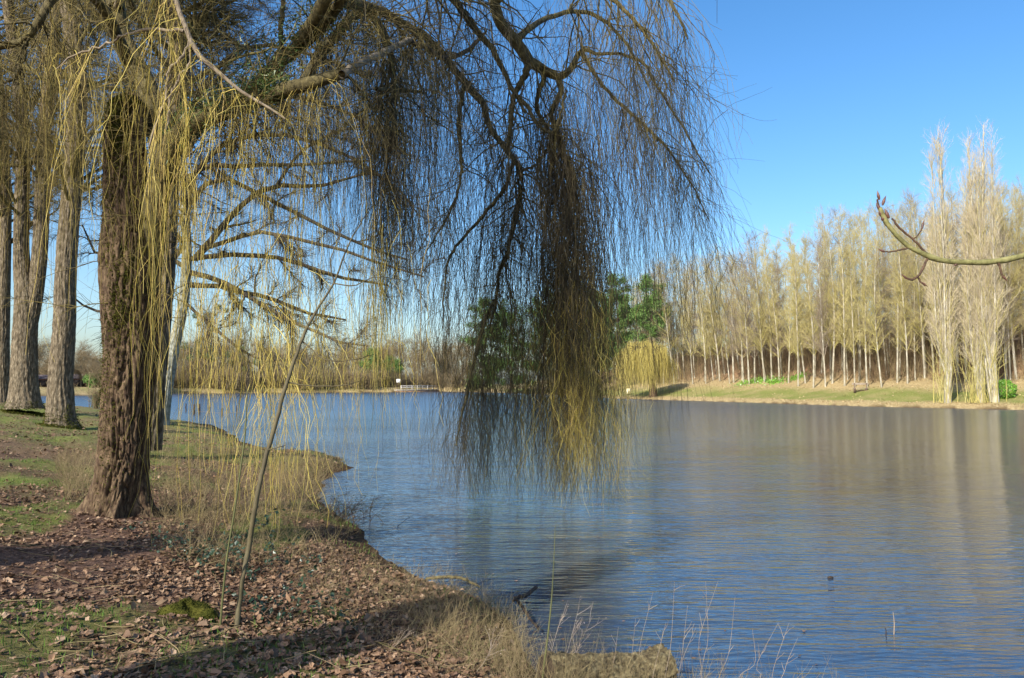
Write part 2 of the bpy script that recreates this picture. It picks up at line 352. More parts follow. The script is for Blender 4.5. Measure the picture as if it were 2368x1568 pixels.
def hang(start, zend, n_out=.4, drift=(0, 0), K=12, wob=.03, g=None):
    """twigs that leave their limb outwards and then hang down. start (n,3), zend (n,)"""
    g = g or rng; n = len(start)
    a = g.uniform(0, 2 * np.pi, n); o = np.minimum(np.abs(g.normal(0, 1, n)) * n_out, .35 * (start[:, 2] - zend))
    s = np.linspace(0, 1, K)[None]; drop = (start[:, 2] - zend)[:, None]
    ex = 1 - np.exp(-3.2 * s); rise = .10 * np.minimum(o, .8)[:, None] * np.sin(np.pi * np.minimum(s * 3, 1))
    X = start[:, 0:1] + np.cos(a)[:, None] * o[:, None] * ex + drift[0] * drop * s ** 1.2
    Y = start[:, 1:2] + np.sin(a)[:, None] * o[:, None] * ex + drift[1] * drop * s ** 1.2
    Z = start[:, 2:3] - drop * (s ** 1.15) + rise
    w = g.normal(0, wob, (n, K, 2)).cumsum(1) * np.sqrt(np.maximum(drop, .2))[:, :, None] * .5
    w -= w[:, :1]
    return np.stack([X + w[:, :, 0], Y + w[:, :, 1], Z], -1)
def along(par, n, t=(0, 1), jit=.0, g=None):
    g = g or rng; PP, _ = par; N, KK, _ = PP.shape
    seg = np.linalg.norm(PP[:, 1:] - PP[:, :-1], axis=2).sum(1)
    pi = g.choice(N, n, p=seg / seg.sum()); tt = g.uniform(t[0], t[1], n) * (KK - 1); i = np.minimum(tt.astype(int), KK - 2); f = (tt - i)[:, None]
    return PP[pi, i] * (1 - f) + PP[pi, i + 1] * f + g.normal(0, jit, (n, 3)) if jit else PP[pi, i] * (1 - f) + PP[pi, i + 1] * f
def leaves(pts, size, shape='tri', flat=0., g=None, stretch=2.0, nrm=None):
    """small leaf faces at pts; size array; returns verts, faces"""
    g = g or rng; n = len(pts); size = np.broadcast_to(size, (n,))
    a = g.normal(0, 1, (n, 3)); a[:, 2] *= (1 - flat); a = unit(a)
    b = g.normal(0, 1, (n, 3)); b[:, 2] *= (1 - flat); b = unit(b - (b * a).sum(1, keepdims=True) * a)
    s = size[:, None]
    if shape == 'tri':
        V = np.stack([pts - b * s * .5 / stretch, pts + b * s * .5 / stretch, pts + a * s], 1); Fc = np.arange(n * 3).reshape(n, 3)
    else:
        nn = np.cross(a, b)
        V = np.stack([pts, pts + a * s * .5 + b * s * .5 / stretch + nn * s * .08, pts + a * s, pts + a * s * .5 - b * s * .5 / stretch + nn * s * .08], 1); Fc = np.arange(n * 4).reshape(n, 4)
    return V.reshape(-1, 3), Fc
def copy_tree(o, parent=None):
    c = o.copy(); C.objects.link(c); c.parent = parent
    for ch in list(o.children): copy_tree(ch, c)
    return c

# ================================================================== SETTING
def make_ground():
    th = np.concatenate([np.linspace(-58, 48, 420), np.linspace(48, 302, 130)[1:-1]]) ; th = np.radians(th)
    rr = np.concatenate([[0], np.geomspace(.9, 60, 260), np.geomspace(60, 320, 120)[1:], np.geomspace(320, 3500, 24)[1:]])
    A, Rr = np.meshgrid(th, rr, indexing='ij'); X = np.sin(A) * Rr; Y = np.cos(A) * Rr
    Z = terrain(X, Y); nA, nR = X.shape
    v = np.stack([X, Y, Z], -1).reshape(-1, 3)
    i = np.arange(nA)[:, None]; j = np.arange(nR - 1)[None]; i2 = (i + 1) % nA
    f = np.stack([i * nR + j, i2 * nR + j, i2 * nR + j + 1, i * nR + j + 1], -1).reshape(-1, 4)
    f = f[:, ::-1]
    o = build('ground', [(v, f)], ground_material())
    x, y, z = v.T; dn = segdist(x, y, near_l); dr = segdist(x, y, right_l); df = segdist(x, y, far_l); land = ~inlake(x, y)
    nn = (dn < dr) & (dn < df)
    gm = grassmask(x, y)
    nz = fbm(x * .25, y * .9, 77)
    rg = ((dr < df) & (dr < dn))
    band = sstep(dr, 2.2, 3.6) * (1 - sstep(dr, 7.5, 11.5)) * (.55 + .45 * sstep(nz, .3, .55))
    grass = np.where(nn, gm, np.where(rg, band * .85, .5 * sstep(df, 1, 4) * sstep(nz, .4, .55)))
    tan = np.where(nn, sstep(dn, .1, .8) * .25 * sstep(y, 14, 30), 1.0)
    slope = np.where(rg, sstep(dr, 13, 20), 0)
    mud = np.where(nn, 1 - sstep(dn + (nz - .5) * .8, .05, 1.1), .0); mud = np.where(land, mud, 1)
    for nme, arr in (('grass', grass), ('tan', tan), ('slope', slope), ('mud', mud)):
        at = o.data.attributes.new(nme, 'FLOAT', 'POINT'); at.data.foreach_set('value', arr.astype(np.float32))
    tag(o, None, None, kind='structure')
def grassmask(x, y):
    """green patches on the near bank"""
    m = sstep(fbm(x * .55 + 3, y * .45, 91), .5, .6) * .75
    far_ = sstep(y, 17, 26) * .55
    # named patches: left of the willow, spit tip, bottom-left corner
    for (cx, cy, rx, ry) in ((-9.3, 14.5, 1.6, 1.4), (-8.6, 17, 2.2, 1.0), (-3.0, 4.6, .5, .5), (-10.5, 23, 4, 2.2), (-20, 33, 7, 3.5), (-13, 38, 7, 4), (-11.5, 29, 4, 3), (-26, 40, 9, 5)):
        m = np.maximum(m, np.exp(-(((x - cx) / rx) ** 2 + ((y - cy) / ry) ** 2)) * .9)
    litter = sstep(fbm(x * 1.3, y * 1.1, 12), .42, .55)
    near_sup = sstep(np.hypot(x, y), 3, 12)
    return np.clip(np.maximum(m * (.35 + .65 * near_sup), far_) * (1 - .6 * litter), 0, 1)
make_ground()
v, f = box(-400, 125, -60, 300, -.3, 0)
wv = np.array([(-420, -80, 0), (135, -80, 0), (135, 320, 0), (-420, 320, 0)], float)
o = build('lake_water', [(wv, np.array([[0, 1, 2, 3]]))], water_material(), smooth=False); tag(o, None, None, kind='structure')

def ground_at(x, y): return float(terrain(np.array([x]), np.array([y]))[0])

# ================================================================== NEAR BANK STUFF
def leaf_litter():
    g = np.random.default_rng(3)
    n = 210000
    th = g.uniform(R_(-48), R_(22), n); lr = g.uniform(math.log(2.4), math.log(60), n); r = np.exp(lr)
    dens = n / (R_(70) * math.log(60 / 2.4)) / r ** 2
    keep = g.random(n) < np.minimum(1, 1100 / dens)
    x = np.sin(th) * r; y = np.cos(th) * r
    land = ~inlake(x, y); d = segdist(x, y, near_l)
    clump = fbm(x * .8, y * .8, 55); gm = grassmask(x, y)
    keep &= land & (d > .05) & (g.random(n) < np.clip(.35 + 2.6 * (clump - .35), .12, 1)) & (g.random(n) > gm * .8) & (g.random(n) < .15 + sstep(d, .1, 1.2))
    x, y, d, r = x[keep], y[keep], d[keep], r[keep]; n = len(x)
    z = terrain(x, y)
    size = g.uniform(.013, .035, n) * np.where(g.random(n) < .12, 1.5, 1) * (1 + .35 * sstep(r, 14, 40))
    # lobed outline, 11 rim points
    K = 11; a = np.linspace(0, 2 * np.pi, K, endpoint=False)[None]
    lob = g.uniform(.75, 1.15, (n, 1)) + g.uniform(.05, .32, (n, 1)) * np.cos(a * 5 + g.uniform(0, 6, (n, 1))) + g.normal(0, .08, (n, K))
    rx = np.cos(a) * lob * 1.15; ry = np.sin(a) * lob * .72
    curl = g.normal(.25, .35, (n, 1)); curl2 = g.normal(.1, .3, (n, 1))
    rz = curl * ry ** 2 + curl2 * rx * ry + g.normal(0, .07, (n, K)) + .3 * np.abs(curl) * rx ** 2 * np.sign(curl2)
    pts = np.concatenate([np.stack([rx, ry, rz], -1), np.stack([np.zeros((n, 1)), np.zeros((n, 1)), np.full((n, 1), -.05)], -1)], 1)
    # random orientation: spin about z then tilt
    sp_ = g.uniform(0, 2 * np.pi, n); tilt = np.abs(g.normal(0, .42, n)); ta = g.uniform(0, 2 * np.pi, n)
    c, s = np.cos(sp_)[:, None], np.sin(sp_)[:, None]
    X = c * pts[..., 0] - s * pts[..., 1]; Y = s * pts[..., 0] + c * pts[..., 1]; Z = pts[..., 2]
    ax, ay = np.cos(ta)[:, None], np.sin(ta)[:, None]; cT, sT = np.cos(tilt)[:, None], np.sin(tilt)[:, None]
    dd = X * ax + Y * ay; X2 = X - ax * dd + ax * (dd * cT - Z * sT); Y2 = Y - ay * dd + ay * (dd * cT - Z * sT); Z2 = dd * sT + Z * cT
    S = size[:, None]
    V = np.stack([x[:, None] + X2 * S, y[:, None] + Y2 * S, z[:, None] + Z2 * S + size[:, None] * (.12 + .5 * np.sin(tilt)[:, None]) + g.uniform(0, .02, (n, 1))], -1)
    base = np.arange(n)[:, None] * (K + 1); k = np.arange(K)[None]
    Fc = np.stack([base + K + 0 * k, base + k, base + (k + 1) % K], -1).reshape(-1, 3)
    o = build('fallen_leaves', [(V.reshape(-1, 3), Fc)], 'oak_leaf', smooth=False)
    tag(o, 'brown fallen oak leaves covering the near bank', 'leaf litter', kind='stuff')
leaf_litter()

def blades(x, y, z, h, g, w=.0035, lean=.5, K=3):
    n = len(x); a = g.uniform(0, 2 * np.pi, n); l = np.abs(g.normal(0, lean, n)) * h
    s = np.linspace(0, 1, K)[None]
    Pt = np.stack([x[:, None] + np.cos(a)[:, None] * l[:, None] * s ** 1.7, y[:, None] + np.sin(a)[:, None] * l[:, None] * s ** 1.7, z[:, None] + h[:, None] * s * (1 - .25 * s * (l / h)[:, None].clip(0, 1))], -1)
    b = a + np.pi / 2 + g.normal(0, .5, n); wx = np.cos(b) * w; wy = np.sin(b) * w
    tp = (1 - s ** 1.5 * .9)
    off = np.stack([wx[:, None] * tp, wy[:, None] * tp, 0 * tp * wx[:, None]], -1)
    V = np.stack([Pt - off, Pt + off], 2).reshape(-1, 3)
    base = np.arange(n)[:, None] * K * 2 + np.arange(K - 1)[None] * 2
    return V, np.stack([base, base + 1, base + 3, base + 2], -1).reshape(-1, 4)
def near_grass():
    g = np.random.default_rng(5); n = 190000
    th = g.uniform(R_(-50), R_(15), n); r = np.exp(g.uniform(math.log(3.2), math.log(75), n)); x = np.sin(th) * r; y = np.cos(th) * r
    gm = grassmask(x, y); d = segdist(x, y, near_l)
    edge = (1 - sstep(d, .3, 1.4)) * .35 * sstep(fbm(x * 1.5, y * 1.5, 8), .42, .6)
    keep = (~inlake(x, y)) & (g.random(n) < np.maximum(gm * .9, edge) * np.minimum(1, .25 + r / 22))
    x, y, r = x[keep], y[keep], r[keep]; z = terrain(x, y)
    h = g.uniform(.03, .085, len(x)) * (1 + .6 * sstep(r, 15, 40))
    w = .0025
    V, Fc = blades(x, y, z, h, g, w=.0022 + .00022 * 12, lean=.6)
    # a wider blade further away keeps coverage
    o = build('grass', [(V, Fc)], 'grass_blade', smooth=False); tag(o, 'short green grass in patches on the near bank', 'grass', kind='stuff')
near_grass()

def px_region(g, n, poly):
    """random points of a picture-space polygon, dropped on the ground"""
    poly = np.array(poly, float); lo, hi = poly.min(0), poly.max(0); out = []
    while sum(len(a) for a in out) < n:
        q = g.uniform(lo, hi, (n * 2, 2)); ins = np.zeros(len(q), bool); j = len(poly) - 1
        for i in range(len(poly)):
            xi, yi = poly[i]; xj, yj = poly[j]
            ins ^= ((yi > q[:, 1]) != (yj > q[:, 1])) & (q[:, 0] < (xj - xi) * (q[:, 1] - yi) / (yj - yi + 1e-12) + xi); j = i
        out.append(q[ins])
    q = np.concatenate(out)[:n]; return G(q[:, 0], q[:, 1])
def stems(base, L, g, K=6, lean=.35, wob=.1, r=.0022, bend=-.05, sub=1.5, dirx=0):
    n = len(base); D = unit(np.stack([g.normal(dirx, lean, n), g.normal(0, lean, n), np.ones(n)], -1))
    out = np.zeros((n, K, 3)); out[:, 0] = base; out[:, 0, 2] -= .03; st = (L / (K - 1))[:, None]
    for k in range(1, K):
        D = unit(D + g.normal(0, wob, (n, 3)) + np.array([0, 0, bend])); out[:, k] = out[:, k - 1] + D * st
    R = r * g.uniform(.7, 1.5, n)[:, None] * np.linspace(1, .35, K)[None]
    a = (out, R); res = [a]
    if sub: res.append(grow(a, int(n * sub), (.3, .95), (20, 60), L=float(L.mean()) * .4, K=4, trop=(0, 0, .02), wob=.12, rr=.7, tip=.5, rmin=r * .5, g=g))
    return res
def dry_weeds():
    g = np.random.default_rng(11)
    parts = []
    def region(poly, n, L, **k):
        b = px_region(g, n, poly)
        for t in stems(b, g.uniform(L[0], L[1], n), g, **k): parts.append(tubes(*t, 3))
    region([(360, 1000), (560, 1030), (690, 1048), (800, 1066), (765, 1090), (735, 1125), (745, 1160), (700, 1200), (560, 1215), (380, 1210), (355, 1100)], 2600, (.15, .6), lean=.7, wob=.2, r=.003, sub=1.1)
    region([(600, 1060), (790, 1060), (800, 1080), (750, 1110), (740, 1160), (640, 1150)], 1100, (.15, .5), lean=.4, wob=.15, r=.0026)
    region([(350, 1180), (760, 1170), (840, 1240), (560, 1330), (400, 1300)], 1300, (.15, .55), lean=.7, wob=.2, r=.0024)
    region([(130, 1060), (215, 1060), (210, 1150), (150, 1170)], 420, (.25, .7), lean=.35, wob=.12, r=.003)
    region([(560, 1270), (860, 1270), (960, 1335), (1150, 1390), (1200, 1440), (1220, 1568), (1000, 1568), (700, 1400)], 1500, (.08, .42), lean=.85, wob=.2, r=.0018, sub=1.2)
    region([(930, 1330), (1140, 1385), (1200, 1430), (1225, 1560), (1080, 1560), (900, 1400)], 800, (.15, .5), lean=.6, wob=.2, r=.0018, sub=1.5)
    o = build('dry_weeds', parts, 'dry_stem'); tag(o, 'tangled dry beige weeds and dead grass along the near shore', 'dry weeds', kind='stuff')
dry_weeds()
def twig_litter():
    g = np.random.default_rng(12); b = px_region(g, 210, [(0, 1200), (420, 1200), (900, 1320), (1200, 1480), (1220, 1568), (0, 1568)])
    n = len(b); a = g.uniform(0, 2 * np.pi, n); K = 6; D = np.stack([np.cos(a), np.sin(a), g.normal(.1, .12, n)], -1)
    out = np.zeros((n, K, 3)); out[:, 0] = b + np.array([0, 0, .03]); l = g.uniform(.12, .7, n)
    for k in range(1, K):
        D = unit(D + g.normal(0, .14, (n, 3)) * np.array([1, 1, .3])); out[:, k] = out[:, k - 1] + D * (l / K)[:, None]
        out[:, k, 2] = np.maximum(out[:, k, 2], terrain(out[:, k, 0], out[:, k, 1]) + .02)
    R = g.uniform(.002, .005, n)[:, None] * np.linspace(1, .5, K)
    o = build('fallen_twigs', [tubes(out, R, 4)], 'dry_stem'); tag(o, 'pale dead twigs lying on the leaf litter', 'twigs', kind='stuff')
twig_litter()

# ================================================================== WILLOW
WY = 12.4
def willow():
    g = np.random.default_rng(21)
    base = G(np.array([278.]), np.array([1188.]))[0]
    wy = base[1]
    root = thing('willow_tree', tuple(base), 'large weeping willow with rugged brown trunk and long yellow hanging twigs over the water', 'tree')
    def add(name, parts, m, parent=root, smooth=True):
        return build(name, local(parts, base), m, parent, smooth)
    # ---- trunk with real bark ridges
    spec = [(272, 1212, wy, 195), (276, 1180, wy, 149), (282, 1130, wy, 123), (290, 1040, wy, 119), (294, 900, wy, 123), (299, 800, wy, 127), (301, 700, wy, 132),
            (300, 600, wy, 136), (297, 520, wy, 126), (292, 430, wy, 110), (288, 340, wy, 97), (289, 280, wy, 93), (293, 250, wy, 80), (297, 230, wy, 58), (299, 216, wy, 24)]
    pc, pr = limb(spec, 360); pc, pr = pc[0], pr[0]
    S = 190; V, Fq = tubes(pc, pr, S); Vr = V.reshape(360, S, 3); Cn = pc[:, None]
    rel = Vr - Cn
    for i in range(360):
        for j in range(S):
            p = Vr[i, j]; a = math.atan2(rel[i, j, 1], rel[i, j, 0])
            q = Vector((math.cos(a) * 2.6, math.sin(a) * 2.6, p[2] * 1.05))
            wv_ = mnoise.noise_vector(q * .9) * .9
            n1 = mnoise.noise(Vector((math.cos(a) * 4.6, math.sin(a) * 4.6, p[2] * 1.25)) + wv_)
            n2 = mnoise.noise(Vector((math.cos(a) * 8.5, math.sin(a) * 8.5, p[2] * 3.0)) + wv_ * 2)
            n3 = mnoise.noise(Vector((p[0] * 14, p[1] * 14, p[2] * 9)))
            big = mnoise.noise(q * .55)
            h = -.06 * math.exp(-(n1 / .085) ** 2) - .04 * math.exp(-(n2 / .1) ** 2) + n3 * .014 + big * .07 + .012
            low = max(0, 1 - (p[2] - base[2]) / .9)
            h += low * .14 * math.cos(a * 5 + 1.1 + big * 2)*low
            n = rel[i, j] / (np.linalg.norm(rel[i, j]) + 1e-9)
            Vr[i, j] = p + n * h
    add('trunk', [(Vr.reshape(-1, 3), Fq)], 'willow_bark')
    # moss on the stub and patches on the bark
    def mosspatch(u, v, ru, rv, n, name='moss_patch'):
        pts = []
        for _ in range(n):
            uu = g.normal(u, ru); vv = g.normal(v, rv)
            t = np.argmin(np.abs(pc[:, 2] - P(uu, vv, wy)[2])); a = g.uniform(-math.pi * .95, -.05)
            xx = (P(uu, vv, wy)[0] - pc[t, 0]) / pr[t]
            if abs(xx) < .97:
                pts.append((pc[t, 0] + xx * pr[t] * 1.0, pc[t, 1] - math.sqrt(1 - xx * xx) * pr[t] * 1.0 - .015, P(uu, vv, wy)[2]))
        if not pts: return None
        pts = np.array(pts); return leaves(pts + g.normal(0, .01, pts.shape), g.uniform(.02, .045, len(pts)), 'tri', g=g, stretch=2.2)
    mp = [mosspatch(290, 300, 26, 40, 2200), mosspatch(262, 270, 15, 35, 1300), mosspatch(300, 480, 24, 90, 1500), mosspatch(270, 900, 26, 120, 1500), mosspatch(300, 620, 34, 90, 2200), mosspatch(300, 720, 16, 30, 900), mosspatch(270, 690, 16, 26, 600), mosspatch(320, 640, 14, 40, 500), mosspatch(290, 310, 18, 40, 900)]
    th = g.uniform(0, 6.28, 2600); rr = np.sqrt(g.random(2600)) * .3; c = P(297, 225, wy)
    top = np.stack([c[0] + np.cos(th) * rr, wy + np.sin(th) * rr, c[2] + .03 - rr ** 2 * 2.2 + g.normal(0, .01, 2600)], -1)
    mp.append(leaves(top, g.uniform(.02, .045, 2600), 'tri', g=g, stretch=2.2))
    add('moss', mp, 'moss', smooth=False)
    # ---- big limbs
    Lm = {}
    def reach(u, v, Y):                       # the crown's right half stands further out over the lake
        return Y * (1 + .68 * float(sstep(u, 740, 1150))) if v > -230 and Y < 11.5 else Y
    def kstart(st): return 1 + .68 * sstep(W_ / 2 + F * st[:, 0] / np.maximum(st[:, 1], .5), 740, 1150) * (st[:, 2] < 12)
    def L_(name, spec, m='limb_bark', K=30, S=14, wob=.01, part=True, nm='limb'):
        spec = [(u, v, reach(u, v, Y), w_) for u, v, Y, w_ in spec]; a = limb(spec, K, wob); Lm[name] = a
        if part: add(nm, [tubes(a[0], a[1], S)], m)
        return a
    L_('stem2', [(318, 900, wy + .15, 60), (338, 700, wy + .1, 66), (350, 560, wy, 66), (368, 430, wy - .1, 64), (400, 340, wy - .3, 58), (450, 285, wy - .6, 52), (540, 245, 11.4, 46), (640, 215, 11.0, 38), (720, 190, 10.6, 32), (800, 168, 10.2, 26)])
    L_('up', [(380, 420, wy - .1, 60), (365, 300, wy + .3, 56), (340, 200, wy + .5, 52), (300, 120, wy + .7, 48), (268, 20, wy + .8, 44), (240, -120, wy + .9, 40), (250, -300, wy, 34)], 'limb_bark')
    L_('dead', [(790, 172, 10.2, 19), (850, 138, 10.0, 17), (905, 112, 9.9, 15), (948, 92, 9.8, 12)], 'dead_wood', nm='broken_limb')
    L_('deadtail', [(948, 94, 9.8, 12), (985, 112, 9.9, 11), (1023, 134, 10, 12), (1060, 128, 10, 11), (1095, 105, 10, 10), (1125, 72, 10, 5)], 'dark_branch')
    L_('b', [(560, 235, 11.6, 38), (640, 150, 12.0, 36), (700, 100, 12.0, 33), (760, 40, 11.5, 30), (789, 8, 11.2, 27), (872, 22, 11, 23), (933, 55, 10.9, 20), (996, 97, 10.8, 18), (1043, 150, 10.7, 17), (1073, 187, 10.6, 18), (1117, 241, 10.5, 16), (1127, 280, 10.5, 14), (1150, 320, 10.5, 13), (1190, 368, 10.4, 13), (1206, 400, 10.4, 13), (1202, 460, 10.4, 12), (1187, 524, 10.4, 11), (1172, 591, 10.4, 9), (1153, 641, 10.4, 8), (1148, 698, 10.4, 6), (1132, 760, 10.4, 4)], K=60)
    L_('c', [(740, 60, 11.9, 26), (800, -10, 10.6, 24), (870, -60, 9.6, 22), (950, -70, 9, 20), (1043, -5, 9, 18), (1090, 57, 9.2, 16), (1137, 110, 9.3, 14), (1163, 160, 9.4, 12), (1190, 214, 9.5, 10), (1215, 262, 9.5, 6)], K=40)
    L_('d', [(690, 105, 12.0, 34), (770, -20, 10.8, 32), (880, -150, 9.4, 30), (1000, -180, 8.8, 28), (1100, -90, 9, 26), (1140, 0, 9.3, 26), (1157, 53, 9.4, 28), (1190, 94, 9.6, 27), (1224, 140, 9.7, 28), (1264, 164, 9.8, 22), (1290, 177, 9.8, 20), (1317, 164, 9.9, 16), (1337, 127, 9.9, 13), (1351, 114, 9.9, 12)], K=60)
    L_('d1', [(1351, 114, 9.9, 10), (1385, 126, 9.8, 8), (1424, 124, 9.7, 7), (1484, 144, 9.5, 6.5), (1525, 207, 9.3, 6), (1578, 294, 9.1, 5), (1640, 400, 9, 3)])
    L_('d2', [(1345, 120, 9.9, 12), (1365, 155, 9.8, 9), (1408, 214, 9.8, 8), (1475, 278, 9.7, 7), (1541, 341, 9.6, 5.5), (1600, 430, 9.5, 4), (1640, 510, 9.5, 2.5)])
    L_('d3', [(1224, 145, 9.7, 20), (1214, 174, 9.7, 16), (1187, 227, 9.8, 13), (1180, 301, 9.8, 12), (1174, 344, 9.9, 10)])
    L_('d4', [(1291, 178, 9.8, 16), (1296, 214, 9.8, 14), (1276, 265, 9.8, 12), (1290, 310, 9.8, 10), (1330, 420, 9.8, 8)])
    L_('d5', [(1264, 164, 9.8, 14), (1240, 240, 10, 10), (1262, 290, 10, 9), (1300, 350, 10, 8), (1340, 480, 10, 5)])
    L_('c1', [(1190, 214, 9.5, 9), (1222, 250, 9.5, 10), (1245, 290, 9.5, 8), (1282, 300, 9.5, 7), (1310, 210, 9.7, 5)])
    L_('e', [(1190, 370, 10.4, 8), (1165, 440, 10.4, 10), (1120, 495, 10.4, 8), (1075, 545, 10.4, 7), (1040, 595, 10.4, 6), (1028, 660, 10.4, 4), (1025, 760, 10.4, 3)])
    L_('e2', [(1073, 190, 10.6, 10), (1062, 260, 10.6, 12), (1064, 330, 10.6, 9), (1066, 400, 10.6, 7), (1050, 470, 10.6, 6), (1010, 545, 10.6, 4), (985, 580, 10.6, 3)])
    L_('e3', [(1204, 395, 10.4, 6), (1240, 380, 10.3, 6), (1275, 330, 10.2, 6), (1300, 270, 10, 6)])
    L_('e4', [(1148, 690, 10.4, 6), (1120, 745, 10.4, 9), (1098, 830, 10.4, 8), (1075, 930, 10.4, 6), (1055, 1030, 10.4, 3)])
    L_('r1', [(1150, 0, 9.3, 20), (1230, -60, 9.2, 18), (1330, -50, 9, 14), (1430, 10, 8.8, 10), (1500, 90, 8.7, 7), (1560, 190, 8.6, 4)])
    L_('r2', [(1200, -80, 9.2, 20), (1330, -150, 8.6, 16), (1450, -120, 8.3, 12), (1540, -20, 8.1, 8), (1590, 90, 8, 4)])
    L_('r3', [(1190, 94, 9.6, 18), (1270, 40, 10.2, 12), (1360, 30, 10.6, 10), (1440, 90, 10.8, 7), (1500, 200, 10.8, 4)])
    L_('g', [(700, 190, 10.8, 24), (760, 100, 12.5, 24), (830, 30, 13, 22), (880, 60, 13, 18), (905, 140, 13, 14), (908, 230, 13, 10), (915, 300, 13, 7)])
    L_('h', [(870, 205, 11.5, 10), (930, 208, 11.3, 9), (985, 215, 11, 6)])
    L_('left', [(300, 150, wy + .6, 34), (240, 20, 12.0, 30), (180, -20, 11.5, 26), (120, 0, 11.2, 24), (85, 60, 11, 22), (60, 90, 11, 20), (20, 105, 11, 20), (-60, 120, 10.8, 18), (-160, 200, 10.8, 14)])
    L_('left2', [(60, 95, 11, 12), (50, 150, 11, 9), (35, 180, 11, 8), (0, 195, 11, 7), (-50, 230, 11, 5)])
    # limb in front, its sunlight put into a paler bark colour
    L_('f', [(268, 20, wy + .8, 14), (300, -60, 11, 18), (380, -60, 10, 16), (420, 40, 9.8, 13), (440, 90, 9.8, 13), (462, 130, 9.8, 13), (500, 165, 9.8, 11), (535, 195, 9.8, 9), (600, 235, 9.7, 7), (660, 275, 9.7, 4)], 'sunlit_limb')
    L_('f2', [(425, 72, 9.8, 9), (380, 70, 10, 9), (335, 68, 10, 9), (280, 85, 10.1, 7), (230, 108, 10.2, 6), (170, 128, 10.2, 5), (130, 160, 10.2, 3)], 'sunlit_limb')
    L_('f3', [(438, 95, 9.8, 8), (425, 128, 9.8, 8), (395, 160, 9.8, 8), (385, 200, 9.8, 7), (378, 245, 9.8, 7), (362, 285, 9.8, 6), (345, 340, 9.8, 4)], 'sunlit_limb')
    L_('f4', [(438, 100, 9.8, 7), (438, 150, 9.8, 7), (415, 180, 9.8, 6), (395, 230, 9.8, 6), (385, 300, 9.8, 4)], 'sunlit_limb')
    L_('t1', [(650, 180, 12, 10), (650, 90, 12, 12), (655, 0, 12, 12), (660, -100, 12, 10)], 'limb_bark')
    # unseen canopy limbs over the camera, added to shade the hanging twigs
    L_('o1', [(240, -120, wy + .9, 40), (400, -400, 9, 40), (600, -900, 6.5, 38), (800, -1800, 4.5, 26), (950, -2700, 3.4, 12)])
    L_('o2', [(600, -900, 6.5, 30), (1000, -1100, 6.4, 26), (1400, -1300, 6.2, 18), (1700, -1400, 6, 8)])
    L_('o3', [(240, -150, wy + .6, 30), (480, -420, 10, 28), (700, -500, 8.6, 28), (1050, -560, 8.2, 22), (1400, -520, 7.8, 14), (1600, -380, 7.6, 7)])
    L_('o4', [(240, -150, 12.8, 36), (250, -500, 10, 34), (100, -1100, 7.5, 26), (-200, -1700, 5.5, 14)])
    L_('o5', [(268, 20, 13, 40), (330, -300, 15, 34), (520, -480, 16, 28), (760, -420, 16, 18), (900, -240, 16, 9)])
    # ---- secondary twiggy branches
    sec = []; bright = []; brown = []; gold = []
    def secondary(keys, n, L, trop, t=(.3, 1), **k):
        PR = [Lm[q] for q in keys]; out = []
        for a in PR:
            seg = np.linalg.norm(a[0][:, 1:] - a[0][:, :-1], axis=2).sum()
            m = max(2, int(n * seg / 10)); b = grow(a, m, t, (25, 70), L=L, K=8, trop=trop, wob=.2, rr=.4, tip=.3, rmax=.02, rmin=.004, g=g, **k); out.append(b)
        P_ = np.concatenate([o[0] for o in out]); R2 = np.concatenate([o[1] for o in out]); return P_, R2
    s_main = secondary(['b', 'c', 'd', 'd2', 'd3', 'd4', 'd5', 'r1', 'r2', 'r3', 'e2', 'g'], 40, 1.9, (0, 0, -.12)); sec.append(tubes(*s_main, 4))
    s_left = secondary(['left', 'left2', 'stem2', 'up'], 26, 1.1, (0, 0, -.08), t=(.55, 1)); sec.append(tubes(*s_left, 4))
    s_over = secondary(['o1', 'o2', 'o3', 'o4', 'o5'], 60, 1.7, (0, 0, -.04), t=(.15, 1)); 
    for q_ in (s_main, s_left, s_over): add('side_branches', [tubes(*q_, 4)], 'limb_bark')['kind'] = 'stuff'
    # fine tangle of short twigs in the crown
    tg = [tubes(*grow(s_main, 1400, (.05, 1), (25, 80), L=1.2, K=6, trop=(0, 0, -.12), wob=.2, rr=.5, tip=.5, rmin=.0035, rmax=.006, g=g), 3),
          tubes(*grow(s_left, 1500, (.05, 1), (25, 80), L=1.0, K=6, trop=(0, 0, -.08), wob=.22, rr=.5, tip=.5, rmin=.003, rmax=.005, g=g), 3)]
    for k_, n_ in (('b', 700), ('g', 350), ('o5', 800), ('stem2', 380), ('left', 260), ('up', 260)):
        t1 = grow(Lm[k_], n_ // 6, (.1, 1), (40, 90), L=1.7, K=8, trop=(0, 0, -.04), wob=.2, rr=.3, rmax=.012, rmin=.005, g=g); tg += [tubes(*t1, 3), tubes(*grow(t1, n_ * 2, (.1, 1), (25, 70), L=.75, K=5, trop=(0, 0, -.1), wob=.2, rmin=.003, rmax=.004, g=g), 3)]
    o = add('fine_twigs', tg, 'crown_twig'); o['kind'] = 'stuff'
    # ---- curtains. zend as picture rows -> heights at the twig's own distance
    def zrow(start, vmean, vsd, n, lo=None):
        vv = g.normal(vmean, vsd, n); 
        z = CAMZ - (vv - 888) / F * start[:, 1] 
        return np.maximum(np.minimum(z, start[:, 2] - .25), .12)
